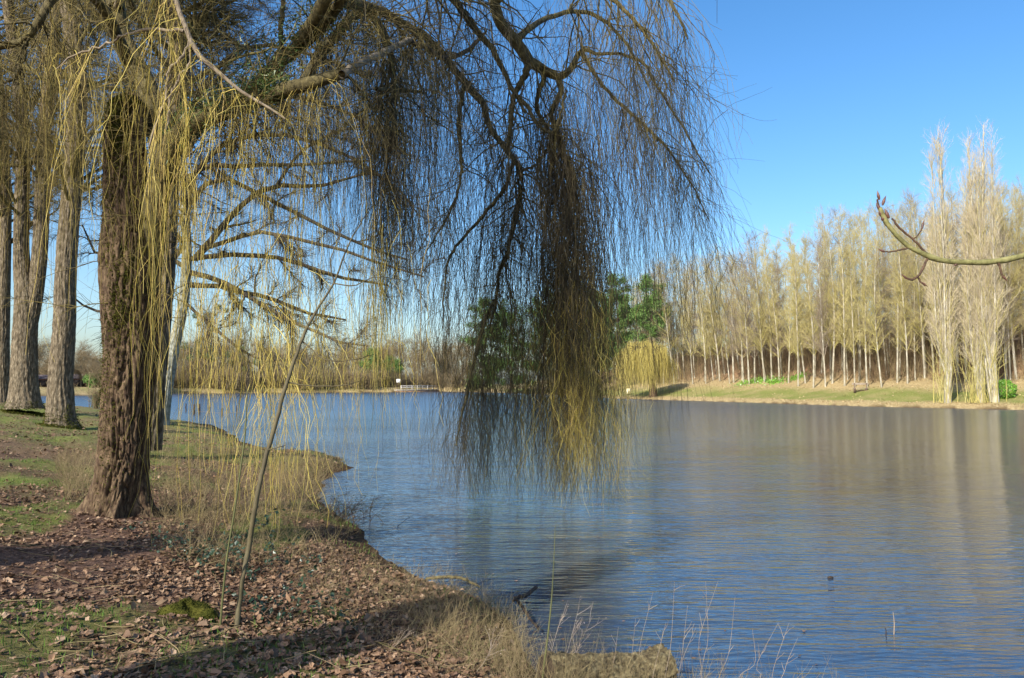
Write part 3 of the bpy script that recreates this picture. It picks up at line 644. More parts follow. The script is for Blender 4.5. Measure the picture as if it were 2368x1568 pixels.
    def curtain(dst, par, n, vm, vsd, t=(0, 1), out=.35, drift=(0, 0), r=.0022, sub=1.2, jit=.05, wob=.03, K=13, maxv=1165, S=3, hook=0):
        st = along(par, n, t, jit, g); ze = zrow(st, vm, vsd, n)
        zmin = CAMZ - (maxv + g.normal(0, 12, n) - 888) / F * st[:, 1]; ze = np.minimum(np.maximum(ze, zmin), st[:, 2] - .25)
        kk = kstart(st); p = hang(st, ze, out * kk, drift, K, wob * kk[:, None, None], g); R = (r * kk * g.uniform(.65, 1.5, n))[:, None] * np.linspace(1.15, .5, K)[None]
        dst.append(tubes(p, R, S))
        if sub:
            q = grow((p, R), int(n * sub), (.15, .9), (12, 40), L=.7 * kk.mean(), K=5, trop=(0, 0, -.22), wob=.13, rr=.8, tip=.6, rmin=r * .55 * kk.mean(), g=g); 
            dst.append(tubes(*q, 3))
        return p
    cat = lambda *ks: (np.concatenate([resample_l(Lm[k]) for k in ks]), None)
    def resample_l(a):
        x = a[0][0]; t = np.linspace(0, len(x) - 1, 16); i = np.minimum(t.astype(int), len(x) - 2); f = (t - i)[:, None]
        return (x[i] * (1 - f) + x[i + 1] * f)[None]
    # the dense dark mass, u 1240-1420
    Mx = limb([(1235, 170, 9.8, 5), (1290, 215, 9.7, 5), (1330, 230, 9.8, 5), (1380, 330, 9.9, 5)], 12)
    def mass(n, u0, u1, v0, v1, Y0, Y1):
        u = g.normal((u0 + u1) / 2, (u1 - u0) / 4, n); wide = g.random(n) < .35; u = np.where(wide, u + g.normal(0, 42, n), u)
        Y = g.uniform(Y0, Y1, n); Y = np.where(Y < 11.5, Y * (1 + .68 * sstep(u, 740, 1150)), Y)
        return P(u, g.uniform(v0, v1, n), Y)
    def masscurtain(dst, n, u0, u1, v0, v1, Y0, Y1, vm, vsd, r=.0022, out=.12, drift=(0, 0), sub=1.0, maxv=1160, wob=.022):
        st = mass(n, u0, u1, v0, v1, Y0, Y1); kk = kstart(st); ze = CAMZ - (np.minimum(g.normal(vm, vsd * 1.25, n), maxv + g.normal(-18, 26, n)) - 888) / F * st[:, 1]
        ze = np.maximum(np.minimum(ze, st[:, 2] - .3), .1)
        p = hang(st, ze, out * kk, drift, 13, wob * kk[:, None, None], g); R = (r * kk * g.uniform(.6, 1.6, n))[:, None] * np.linspace(1.1, .5, 13)[None]
        dst.append(tubes(p, R, 3)); q = grow((p, R), int(n * sub), (.1, .9), (12, 42), L=.6 * kk.mean(), K=5, trop=(0, 0, -.24), wob=.13, rr=.8, tip=.6, rmin=r * .55 * kk.mean(), g=g); dst.append(tubes(*q, 3))
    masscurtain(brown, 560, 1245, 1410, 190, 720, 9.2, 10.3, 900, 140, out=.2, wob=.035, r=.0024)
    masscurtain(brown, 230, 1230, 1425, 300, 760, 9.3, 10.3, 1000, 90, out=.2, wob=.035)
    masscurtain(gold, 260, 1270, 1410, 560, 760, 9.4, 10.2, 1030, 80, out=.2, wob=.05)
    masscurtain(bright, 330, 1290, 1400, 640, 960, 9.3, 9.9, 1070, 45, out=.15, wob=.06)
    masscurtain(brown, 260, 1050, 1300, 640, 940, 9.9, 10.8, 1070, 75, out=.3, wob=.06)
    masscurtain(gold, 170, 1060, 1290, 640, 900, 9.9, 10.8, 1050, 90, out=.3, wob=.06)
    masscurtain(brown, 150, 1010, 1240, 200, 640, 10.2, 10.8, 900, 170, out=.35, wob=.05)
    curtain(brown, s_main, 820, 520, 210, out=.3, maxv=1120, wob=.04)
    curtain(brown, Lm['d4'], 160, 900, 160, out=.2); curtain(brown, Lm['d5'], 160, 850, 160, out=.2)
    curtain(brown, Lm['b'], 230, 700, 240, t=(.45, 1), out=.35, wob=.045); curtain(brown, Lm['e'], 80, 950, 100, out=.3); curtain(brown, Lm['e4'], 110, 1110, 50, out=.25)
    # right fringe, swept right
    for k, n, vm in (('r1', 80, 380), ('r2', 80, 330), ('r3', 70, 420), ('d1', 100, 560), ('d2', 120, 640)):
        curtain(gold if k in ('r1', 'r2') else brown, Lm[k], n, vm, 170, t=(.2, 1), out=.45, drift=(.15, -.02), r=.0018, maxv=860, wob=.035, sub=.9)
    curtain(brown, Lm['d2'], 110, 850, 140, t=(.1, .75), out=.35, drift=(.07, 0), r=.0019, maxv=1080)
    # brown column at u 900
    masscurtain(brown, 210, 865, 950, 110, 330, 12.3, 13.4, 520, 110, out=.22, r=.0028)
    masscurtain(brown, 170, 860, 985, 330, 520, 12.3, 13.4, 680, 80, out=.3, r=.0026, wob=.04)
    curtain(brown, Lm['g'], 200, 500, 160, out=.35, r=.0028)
    # upper middle, half light put into the ochre twig colour
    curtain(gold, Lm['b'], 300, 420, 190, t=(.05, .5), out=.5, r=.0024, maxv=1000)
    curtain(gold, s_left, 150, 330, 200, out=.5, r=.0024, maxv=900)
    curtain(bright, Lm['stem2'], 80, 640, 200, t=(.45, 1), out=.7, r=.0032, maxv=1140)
    # bright curtains left and centre, sunlight put into the twig colour
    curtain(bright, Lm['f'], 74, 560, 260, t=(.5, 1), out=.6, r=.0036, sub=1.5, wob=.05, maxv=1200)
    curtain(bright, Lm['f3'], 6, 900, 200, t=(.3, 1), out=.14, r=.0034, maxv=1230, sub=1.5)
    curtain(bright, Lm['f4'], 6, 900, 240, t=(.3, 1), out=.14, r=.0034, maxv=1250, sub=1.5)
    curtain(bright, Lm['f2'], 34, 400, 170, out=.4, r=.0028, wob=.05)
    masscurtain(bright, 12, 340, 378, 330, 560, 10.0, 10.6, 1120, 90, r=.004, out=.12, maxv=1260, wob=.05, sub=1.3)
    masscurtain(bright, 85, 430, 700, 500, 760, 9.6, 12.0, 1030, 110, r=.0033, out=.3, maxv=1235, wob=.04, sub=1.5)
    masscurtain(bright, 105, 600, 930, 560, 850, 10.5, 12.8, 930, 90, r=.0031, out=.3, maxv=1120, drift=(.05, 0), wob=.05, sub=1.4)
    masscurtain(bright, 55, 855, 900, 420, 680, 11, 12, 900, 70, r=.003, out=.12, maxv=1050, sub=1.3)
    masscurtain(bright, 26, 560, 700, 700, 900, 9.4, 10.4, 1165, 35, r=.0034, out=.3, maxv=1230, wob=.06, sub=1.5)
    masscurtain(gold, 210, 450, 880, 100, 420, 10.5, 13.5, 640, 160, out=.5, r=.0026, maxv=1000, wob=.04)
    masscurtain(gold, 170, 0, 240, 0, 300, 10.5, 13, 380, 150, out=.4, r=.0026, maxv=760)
    # unseen overhead crown, added for the shade it casts
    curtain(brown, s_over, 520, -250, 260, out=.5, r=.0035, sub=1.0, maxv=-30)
    for nm, src, m in (('brown', brown, 'willow_twig_shaded'), ('gold', gold, 'willow_twig'), ('bright', bright, 'willow_twig_sunlit')):
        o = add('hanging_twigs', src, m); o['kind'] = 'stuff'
        o['label'] = {'brown': 'brown hanging twigs of the willow, shade put into their colour', 'gold': 'ochre hanging twigs of the willow', 'bright': 'yellow hanging twigs of the willow, sunlight put into their colour'}[nm]
    # leafy green growth on the limb
    iv = []
    for (k, t, n, j) in (('stem2', (.55, .86), 5200, .13), ('b', (.0, .16), 3200, .22)):
        st = along(Lm[k], n, t, 0, g); st = st + g.normal(0, 1, (n, 3)) * np.array([j, j, j]) + np.array([0, 0, j * .6]); iv.append(leaves(st, g.uniform(.04, .1, n), 'tri', g=g, stretch=3.5))
    add('ivy', iv, 'ivy_leaf', smooth=False)
    return Lm
LM = willow()

# ================================================================== BIG POPLARS ON THE LEFT
def bark_displace(V, S, K, pc, amp, g):
    Vr = V.reshape(K, S, 3); rel = Vr - pc[:, None]; a = np.arctan2(rel[..., 1], rel[..., 0]); z = Vr[..., 2]
    w = fbm(a * 2 + 50, z * .6 + 9, 3) * 3
    n1 = fbm(np.cos(a) * 5 + w + 60, np.sin(a) * 5 + z * .55 + 70, 5, 3) - .44; n2 = fbm(np.cos(a) * 10 + w * 2 + 60, np.sin(a) * 10 + z * 1.3 + 70, 8, 3) - .44
    h = (-.6 * np.exp(-(n1 / .05) ** 2) - .4 * np.exp(-(n2 / .05) ** 2) + .15) * amp
    n = rel / (np.linalg.norm(rel, axis=2, keepdims=True) + 1e-9)
    return (Vr + n * h[..., None]).reshape(-1, 3)
def big_tree(base_px, stems_, label, name='poplar_tree', m='poplar_bark', seed=1, nbr=40, Lb=3.2, ntw=2600, twig='poplar_twig', moss=None, trop=(0, 0, .05), tstart=.25, droop=0, extra=None, ang=(40, 80)):
    g = np.random.default_rng(seed)
    Y = stems_[0][0][2]
    b = P(base_px[0], base_px[1], Y); zz = ground_at(b[0], b[1]); base = (b[0], b[1], zz)
    root = thing(name, base, label, 'tree', 'bare trees on the near bank')
    par = []
    for k, s in enumerate(stems_):
        Kk = 240; pc, pr = limb(s, Kk); 
        if k == 0: 
            low = pc[0][:, 2] < zz + .05
        S = 88; V, Fq = tubes(pc, pr, S); V = bark_displace(V, S, Kk, pc[0], .10 * min(1, pr[0].mean() / .4), g)
        build('trunk', local([(V, Fq)], base), m, root); par.append((pc, pr))
    Pp = np.concatenate([a[0] for a in par]); Pr = np.concatenate([a[1] for a in par])
    l1 = grow((Pp, Pr), nbr, (tstart, .98), ang, L=Lb, K=10, trop=trop, wob=.16, rr=.28, tip=.25, rmax=.09, g=g)
    ex = []
    if extra:
        for s in extra:
            a = limb(s, 10, .03); l1 = (np.concatenate([l1[0], a[0]]), np.concatenate([l1[1], a[1]]))
    l2 = grow(l1, nbr * 9, (.15, 1), (30, 70), L=Lb * .42, K=7, trop=(0, 0, droop), wob=.2, rr=.45, tip=.4, g=g, rmin=.016)
    l3 = grow(l2, ntw, (.15, 1), (25, 60), L=Lb * .2, K=4, trop=(0, 0, droop), wob=.2, rr=.6, tip=.5, rmin=.0085, rmax=.011, g=g)
    build('branches', local([tubes(*l1, 6), tubes(*l2, 4)], base), twig if m != 'lichen_bark' else 'dark_branch', root)
    o = build('twigs', local([tubes(*l3, 3)], base), twig, root); o['kind'] = 'stuff'
    if moss:
        hm, n = moss; ms = []
        for k, s_ in enumerate(stems_[:1]):
            pc, pr = limb(s_, 240); V = tubes(pc, pr, 88)[0]; V = bark_displace(V, 88, 240, pc[0], .10, g)
            sel = V[(V[:, 2] < zz + hm) & (V[:, 2] > zz - .1)]
            q = sel[g.integers(0, len(sel), n)]; cx = q - np.array([base[0], base[1], 0]); ct = unit(cx * np.array([1, 1, 0]))
            q = q + g.normal(0, .025, q.shape) + ct * .03; keep = g.random(n) < np.exp(-np.maximum(q[:, 2] - zz, 0) / (hm * .9 * np.clip(fbm(np.arctan2(ct[:, 1], ct[:, 0]) * 2.5 + 9, q[:, 2] * 0 + 3, 4) - .2, .08, 1))); ms.append(q[keep])
            a = g.uniform(0, 6.28, n); rr = pr[0][12] * (.9 + np.abs(g.normal(0, .3, n))); x = base[0] + np.cos(a) * rr; y = base[1] + np.sin(a) * rr; ms.append(np.stack([x, y, terrain(x, y) + g.uniform(0, .08, n)], -1))
        q = np.concatenate(ms); build('moss', local([leaves(q, g.uniform(.04, .09, len(q)), 'tri', g=g, stretch=2.2)], base), 'moss', root, smooth=False)
    return root
# second (nearest) of the left trees
Y2, Y1, Y0 = 32.0, 38.0, 42.0
big_tree((142, 985), [[(142, 1000, Y2, 105), (141, 975, Y2, 76), (140, 930, Y2, 66), (141, 860, Y2, 60), (148, 760, Y2, 56), (151, 660, Y2, 52), (156, 560, Y2, 50), (166, 440, Y2, 48), (174, 330, Y2, 46), (180, 200, Y2, 44), (168, 80, Y2, 42), (150, -60, Y2, 38), (150, -300, Y2, 30), (160, -600, Y2, 14)]],
         'thick grey bare tree with a mossy base, just left of the willow trunk', seed=31, nbr=60, Lb=4.0, ntw=15000, moss=(1.0, 9000), tstart=.3)
big_tree((56, 925), [[(56, 945, Y1, 95), (56, 915, Y1, 76), (56, 860, Y1, 66), (57, 780, Y1, 62), (60, 700, Y1, 56), (50, 600, Y1, 40), (50, 480, Y1, 36), (54, 360, Y1, 34), (48, 240, Y1, 30), (30, 100, Y1, 28), (10, -60, Y1, 24), (0, -300, Y1, 14)],
         [(66, 760, Y1, 40), (82, 680, Y1, 38), (92, 580, Y1, 38), (97, 470, Y1, 37), (100, 360, Y1, 34), (108, 240, Y1, 32), (125, 100, Y1, 28), (132, -60, Y1, 26), (140, -300, Y1, 14)]],
         'grey bare tree forking into two stems, near the left edge', seed=32, nbr=70, Lb=4.2, ntw=15000, moss=(.6, 6000), tstart=.3)
big_tree((2, 905), [[(2, 930, Y0, 50), (4, 890, Y0, 40), (5, 800, Y0, 36), (8, 650, Y0, 34), (12, 480, Y0, 30), (6, 300, Y0, 26), (-10, 100, Y0, 24), (-20, -200, Y0, 12)]],
         'dark bare tree cut by the left edge of the picture', seed=33, nbr=40, Lb=4.0, ntw=7000, tstart=.3)
big_tree((345, 1040), [[(345, 1040, 21, 60), (355, 900, 21, 56), (368, 750, 21, 56), (378, 620, 21, 56), (384, 500, 21, 56), (391, 370, 21, 54), (404, 240, 21, 52), (412, 120, 21, 50), (400, 20, 21, 46), (395, -150, 21, 40), (400, -500, 21, 16)]],
         'pale straight tree trunk rising directly behind the willow', seed=34, nbr=50, Lb=3.4, ntw=7000, tstart=.45)
# leaning tree with sweeping branches, at the water's edge
YL = 40.0
def leaning():
    g = np.random.default_rng(41)
    ex = [[(438, 630, YL, 14), (520, 655, YL - 1, 12), (600, 700, YL - 2, 10), (680, 745, YL - 3, 8), (760, 785, YL - 4, 6), (850, 800, YL - 4, 3)],
          [(430, 660, YL, 12), (520, 665, YL, 12), (620, 690, YL, 10), (700, 720, YL, 8), (800, 740, YL, 4)],
          [(450, 600, YL, 20), (490, 555, YL, 18), (560, 470, YL + 1, 14), (640, 430, YL + 1, 12), (720, 432, YL + 1, 9), (850, 400, YL, 5)],
          [(430, 600, YL, 14), (540, 590, YL, 12), (660, 600, YL, 10), (780, 640, YL, 8), (900, 660, YL, 4)],
          [(420, 520, YL + 1, 16), (460, 390, YL + 1, 14), (540, 385, YL, 12), (640, 382, YL, 10), (740, 378, YL, 7), (860, 372, YL, 4)],
          [(470, 575, YL, 12), (600, 540, YL - 2, 10), (720, 560, YL - 2, 9), (850, 600, YL - 2, 7), (980, 640, YL - 2, 4)],
          [(430, 480, YL, 14), (500, 410, YL, 12), (600, 450, YL, 10), (700, 500, YL, 9), (820, 560, YL, 7), (940, 600, YL, 4)],
          [(420, 440, YL, 14), (520, 330, YL, 12), (640, 310, YL, 10), (760, 340, YL, 8), (900, 420, YL, 6), (970, 500, YL, 3)],
          [(410, 380, YL, 14), (520, 240, YL, 12), (660, 220, YL, 10), (800, 260, YL, 8), (930, 350, YL, 5)],
          [(410, 300, YL, 14), (540, 120, YL, 12), (700, 120, YL, 9), (850, 180, YL, 6)],
          [(430, 700, YL, 8), (520, 780, YL - 1, 7), (600, 830, YL - 1, 5), (700, 830, YL - 1, 3)],
          [(640, 430, YL, 9), (700, 350, YL, 7), (800, 300, YL, 5), (900, 290, YL, 3)],
          [(430, 620, YL, 12), (330, 560, YL, 10), (230, 590, YL, 8), (190, 520, YL, 4)],
          [(425, 560, YL, 12), (300, 430, YL, 10), (200, 440, YL, 7), (120, 400, YL, 4)],
          [(430, 560, YL, 12), (330, 700, YL, 9), (230, 720, YL, 7), (160, 680, YL, 4)]]
    big_tree((371, 985), [[(366, 1000, YL, 56), (371, 970, YL, 44), (382, 900, YL, 36), (402, 800, YL, 30), (420, 720, YL, 26), (430, 640, YL, 24), (432, 560, YL, 22), (425, 450, YL, 20), (415, 330, YL, 18), (412, 200, YL, 14), (420, 60, YL, 10), (420, -150, YL, 4)]],
             'leaning grey tree at the water edge with dark branches sweeping right over the lake', name='leaning_tree', m='lichen_bark', seed=42, nbr=42, Lb=4.2, ntw=20000, twig='dark_branch', trop=(.02, 0, -.03), droop=-.03, tstart=.35, extra=ex, ang=(60, 95))
leaning()

# trees behind the viewer that shade the foreground
def back_tree(x, y, h, r, seed, label, dens=2600, t0=.42, Lb=3.6):
    g = np.random.default_rng(seed); z = ground_at(x, y)
    root = thing('bare_tree', (x, y, z), label, 'tree', 'bare trees on the near bank')
    K = 20; t = np.linspace(0, 1, K); pc = np.stack([.3 * np.sin(t * 3 + seed), .3 * np.cos(t * 2), h * t - .2], -1)[None]; pr = (r * (1 - .85 * t) + .15 * r * np.exp(-t * 20))[None]
    l1 = grow((pc, pr), 42, (t0, .98), (40, 75), L=Lb, K=10, trop=(0, 0, .06), wob=.15, rr=.4, tip=.25, rmax=.12, g=g)
    l2 = grow(l1, 380, (.15, 1), (30, 65), L=1.7, K=6, trop=(0, 0, .02), wob=.2, rr=.5, g=g, rmin=.012)
    l3 = grow(l2, dens, (.1, 1), (25, 60), L=.9, K=4, wob=.2, rr=.6, rmin=.008, g=g)
    build('trunk', [tubes(pc, pr, 24)], 'poplar_bark', root); build('branches', [tubes(*l1, 6), tubes(*l2, 4)], 'poplar_twig', root)
    build('twigs', [tubes(*l3, 3)], 'poplar_twig', root)['kind'] = 'stuff'
back_tree(-10.6, 2.2, 22, .6, 51, 'stout bare tree on the near bank, outside the picture to the left', t0=.74, dens=4200)
back_tree(-5.7, 1.2, 18, .5, 52, 'taller bare tree on the near bank, outside the picture beside the viewer', dens=3200, t0=.4)

# ================================================================== SAPLING, SHOOT, BRAMBLE, MOUND
def sapling():
    g = np.random.default_rng(61)
    b = G(np.array([548.]), np.array([1452.]))[0]; Yb = b[1]
    root = thing('sapling', tuple(b), 'slender leaning sapling rising from the leaf litter across the lake view', 'sapling')
    s = [(546, 1462, Yb, 14.3), (553, 1400, Yb + .1, 12.6), (562, 1330, Yb + .1, 10.9), (575, 1270, Yb + .2, 12.6), (590, 1170, Yb + .2, 11.8), (612, 1070, Yb + .3, 10.9), (640, 970, Yb + .4, 10.5), (668, 870, Yb + .5, 9.2), (705, 770, Yb + .6, 7.6), (740, 705, Yb + .7, 5.9), (772, 655, Yb + .8, 5.0), (800, 580, Yb + .9, 3.8), (838, 510, Yb + 1, 2.9), (868, 468, Yb + 1, 1.7)]
    a = limb(s, 60, .002); build('stem', local([tubes(*a, 12)], b), 'sapling_bark', root)
    for sp_ in ([(668, 885, Yb + .5, 3.5), (720, 892, Yb + .5, 3), (790, 892, Yb + .5, 2.5), (830, 882, Yb + .5, 1.5)], [(700, 790, Yb + .6, 3.5), (750, 830, Yb + .5, 3), (800, 835, Yb + .5, 2), (865, 820, Yb + .5, 1.5)],
                [(772, 655, Yb + .8, 4), (765, 600, Yb + .8, 3), (790, 540, Yb + .8, 2)], [(715, 760, Yb + .6, 3), (690, 700, Yb + .6, 2), (700, 640, Yb + .6, 1.5)], [(620, 1040, Yb + .3, 3), (660, 1030, Yb + .3, 2)], [(772, 655, Yb + .8, 3.5), (820, 660, Yb + .8, 3), (870, 640, Yb + .9, 2), (940, 650, Yb + .9, 1.5)]):
        build('side_branch', local([tubes(*limb(sp_, 14, .003), 6)], b), 'sapling_bark', root)
    b2 = G(np.array([510.]), np.array([1450.]))[0]; Y = b2[1]
    r2 = thing('green_shoot', tuple(b2), 'thin straight green shoot standing left of the leaning sapling', 'shoot')
    build('stem', local([tubes(*limb([(509, 1456, Y, 5.5), (516, 1370, Y, 5.5), (526, 1280, Y, 5), (541, 1190, Y, 4.5), (557, 1080, Y, 4), (567, 1000, Y, 4), (572, 900, Y, 2)], 30), 8)], b2), 'green_shoot', r2)
    b3 = G(np.array([1268.]), np.array([1600.]))[0]; Y = 6.3
    r3 = thing('green_shoot', tuple(b3), 'tall thin yellow-green shoot in front of the cut log', 'shoot')
    build('stem', local([tubes(*limb([(1252, 1600, Y, 4.5), (1258, 1540, Y, 4.5), (1267, 1470, Y, 3.8), (1276, 1380, Y, 3), (1281, 1290, Y, 2), (1284, 1215, Y, 1.2)], 30), 8)], b3), 'green_shoot', r3)
sapling()
def bramble(cx, cv, n, spread, seed, label):
    g = np.random.default_rng(seed); b = G(np.array([float(cx)]), np.array([float(cv)]))[0]
    root = thing('bramble', tuple(b), label, 'bramble', 'brambles around the sapling')
    st = np.repeat(np.zeros((1, 3)), n, 0) + g.normal(0, .12, (n, 3)) * np.array([1, 1, 0])
    a = stems(st, g.uniform(.5, 1.1, n), g, K=10, lean=.9, wob=.12, r=.004, bend=-.1, sub=0)[0]
    a[0][..., 0] *= spread; build('canes', [tubes(*a, 5)], 'bud_twig', root)
    q = along(a, n * 30, (.15, 1), .03, g); build('leaves', [leaves(q, g.uniform(.03, .065, len(q)), 'quad', flat=.4, g=g, stretch=1.4)], 'bramble_leaf', root, smooth=False)
bramble(500, 1290, 12, 1.1, 71, 'dark-leaved bramble behind the sapling')
bramble(600, 1335, 13, 1.0, 72, 'dark bramble tangled round the foot of the sapling')
bramble(640, 1440, 8, 1.0, 73, 'low bramble on the leaves right of the sapling')
def edge_shrub():
    g = np.random.default_rng(77); b = G(np.array([792.]), np.array([1205.]))[0]; root = thing('waterside_shrub', tuple(b), 'small dark twiggy shrub overhanging the water on the near shore', 'shrub'); n = 70
    st = np.stack([g.normal(.0, .3, n), g.normal(0, .3, n), np.zeros(n)], -1); a = stems(st, g.uniform(.25, .65, n), g, K=7, lean=.5, wob=.18, r=.005, sub=4, dirx=.2)
    build('stems', [tubes(*t, 3) for t in a], 'wet_wood', root); q = along(a[1], 900, (.3, 1), .02, g); build('leaves', [leaves(q, g.uniform(.015, .035, 900), 'quad', g=g)], 'bramble_leaf', root, smooth=False)['kind'] = 'stuff'
edge_shrub()
def mound():
    g = np.random.default_rng(81); 
    b = G(np.array([425.]), np.array([1418.]))[0]; root = thing('mossy_stump', tuple(b), 'low mound of bright green moss over an old stump by the sapling', 'stump')
    nu, nv = 48, 24; th = np.linspace(0, 2 * np.pi, nu, endpoint=False); ph = np.linspace(0, np.pi / 2, nv)
    A, Ph = np.meshgrid(th, ph, indexing='ij'); X = np.cos(A) * np.cos(Ph) * .27; Y = np.sin(A) * np.cos(Ph) * .2; Z = np.sin(Ph) * .12
    n = fbm(X * 9 + 20, Y * 9 + Z * 7 + 20, 4); k = .65 + .7 * n; X, Y, Z = X * k + .0, Y * k, Z * k * (1 + .3 * np.sin(A * 2)) - .05
    v = np.stack([X, Y, Z], -1).reshape(-1, 3); i = np.arange(nu)[:, None]; j = np.arange(nv - 1)[None]; i2 = (i + 1) % nu
    f = np.stack([i * nv + j, i2 * nv + j, i2 * nv + j + 1, i * nv + j + 1], -1).reshape(-1, 4); build('stump', [(v, f)], 'moss', root)
    q = v[g.integers(0, len(v), 5200)] + g.normal(0, .008, (5200, 3)); build('moss', [leaves(q, g.uniform(.008, .02, len(q)), 'tri', g=g, stretch=2)], 'moss', root, smooth=False)
mound()

# ================================================================== LOG, SUNKEN BRANCHES, DRY PLANTS AT THE BOTTOM
def log():
    g = np.random.default_rng(91); K, S = 70, 64
    a = resample(np.array([(*P(1262, 1560, 6.35), .16), (*P(1330, 1562, 6.45), .15), (*P(1400, 1556, 6.6), .145), (*P(1470, 1552, 6.75), .145), (*P(1540, 1538, 6.9), .155)]), K)
    pc = a[:, :3]; pr = a[:, 3] * (1 + .05 * np.sin(np.linspace(0, 9, K))); V, Fq = tubes(pc, pr, S); Vr = V.reshape(K, S, 3); rel = Vr - pc[:, None]
    aa = np.arange(S) / S * 2 * np.pi; ss = np.linspace(0, 1, K); A, Sg = np.meshgrid(aa, ss)
    h = (fbm(np.cos(A) * 5 + 30, np.sin(A) * 5 + Sg * 9 + 30, 6) - .47) * .09 - .02 * np.exp(-((fbm(A * 4 + 9, Sg * 7 + 4, 22) - .45) / .04) ** 2) + (fbm(A * 7 + 9, Sg * 40, 2) - .47) * .02
    Vr = Vr + unit(rel) * h[..., None]; c0 = pc[0]; root = thing('cut_log', tuple(pc[35]), 'short cut log with rough mossy bark lying half in the water at the bottom edge', 'log')
    ends = []
    for e, nm in ((0, 0), (K - 1, 1)):
        d = unit(pc[e] - pc[1 if e == 0 else K - 2]); rings = [Vr[e] + 0 * d]
        for q in (.75, .45, .15): rings.append(pc[e] + (Vr[e] - pc[e]) * q + d * .006 * (1 + g.random()))
        v = np.concatenate(rings + [pc[e][None] + d * .01]); f = []
        for r in range(3):
            for s in range(S): f.append((r * S + s, r * S + (s + 1) % S, (r + 1) * S + (s + 1) % S, (r + 1) * S + s))
        t = [(3 * S + s, 3 * S + (s + 1) % S, 4 * S) for s in range(S)]; ends.append((v, np.array(f))); ends.append((v, np.array(t)))
    build('bark', local([(Vr.reshape(-1, 3), Fq)], pc[35]), 'log_bark', root); 
    build('cut_end', local(ends[:2], pc[35]), 'wet_wood', root); build('cut_end', local(ends[2:], pc[35]), 'log_end', root)
log()
def sticks():
    for k, (s, lb) in enumerate([([(985, 1338, 10.3, 6), (1030, 1334, 10.3, 7), (1075, 1340, 10.2, 7), (1110, 1358, 10.1, 4)], 'bent grey branch arching over the wet shore edge'),
                                 ([(1240, 1358, 9.6, 8), (1222, 1372, 9.4, 9), (1200, 1382, 9.2, 9), (1185, 1390, 9.1, 6)], 'dark broken branch stub poking out of the water'),
                                 ([(1190, 1382, 9.2, 6), (1206, 1400, 9.0, 7), (1220, 1422, 8.7, 6), (1245, 1455, 8.2, 4)], 'dark wet branch lying in the water below the stub')]):
        a = limb(s, 16, .006); c = a[0][0][0]; o = build('sunken_branch', local([tubes(*a, 10)], c), 'wet_wood' if k else 'limb_bark', loc=None); o.location = c; tag(o, lb, 'branch', 'branches in the water by the near shore')
    o = None
    s = limb([(1913, 1318, 10.6, 2), (1917, 1317, 10.6, 6), (1922, 1317, 10.6, 6), (1927, 1318, 10.6, 2)], 10); c = s[0][0][0]; c = np.array([c[0], c[1], 0.0]); s[0][0][:, 2] += -s[0][0][:, 2].mean() + .01
    o = build('floating_wood', local([tubes(*s, 10)], c), 'wet_wood'); o.location = c; tag(o, 'small dark piece of wood floating in open water', 'driftwood')
    for (u, v, hh, lb) in ((2067, 1467, 52, 'thin pale reed stick standing alone in the open water'), (2048, 1468, 18, 'tiny dark twig tip beside the lone reed stick')):
        q = on_plane(u, v); a = limb([(u, v + 6, q[1], 3), (u + 1, v - hh * .5, q[1], 2.4), (u - 2, v - hh, q[1], 1.2)], 8); c = np.array([q[0], q[1], 0]); o = build('reed_stick', local([tubes(*a, 5)], c), 'pale_stem' if hh > 30 else 'wet_wood'); o.location = c; tag(o, lb, 'stick')
sticks()
def floating():
    g = np.random.default_rng(171); n = 260; u = g.uniform(780, 1900, n); v = g.uniform(1180, 1540, n); q = on_plane(u, v); ins = inlake(q[:, 0], q[:, 1]); d = segdist(q[:, 0], q[:, 1], near_l); k = ins & (g.random(n) < np.exp(-d / 1.1) + .04)
    p = np.stack([q[k, 0], q[k, 1], np.full(k.sum(), .012)], -1); o = build('floating_leaves', [leaves(p, g.uniform(.025, .06, len(p)), 'quad', flat=.97, g=g, stretch=1.3)], 'oak_leaf', smooth=False); tag(o, 'dead leaves floating on the water near the bank', 'leaves', kind='stuff')
floating()
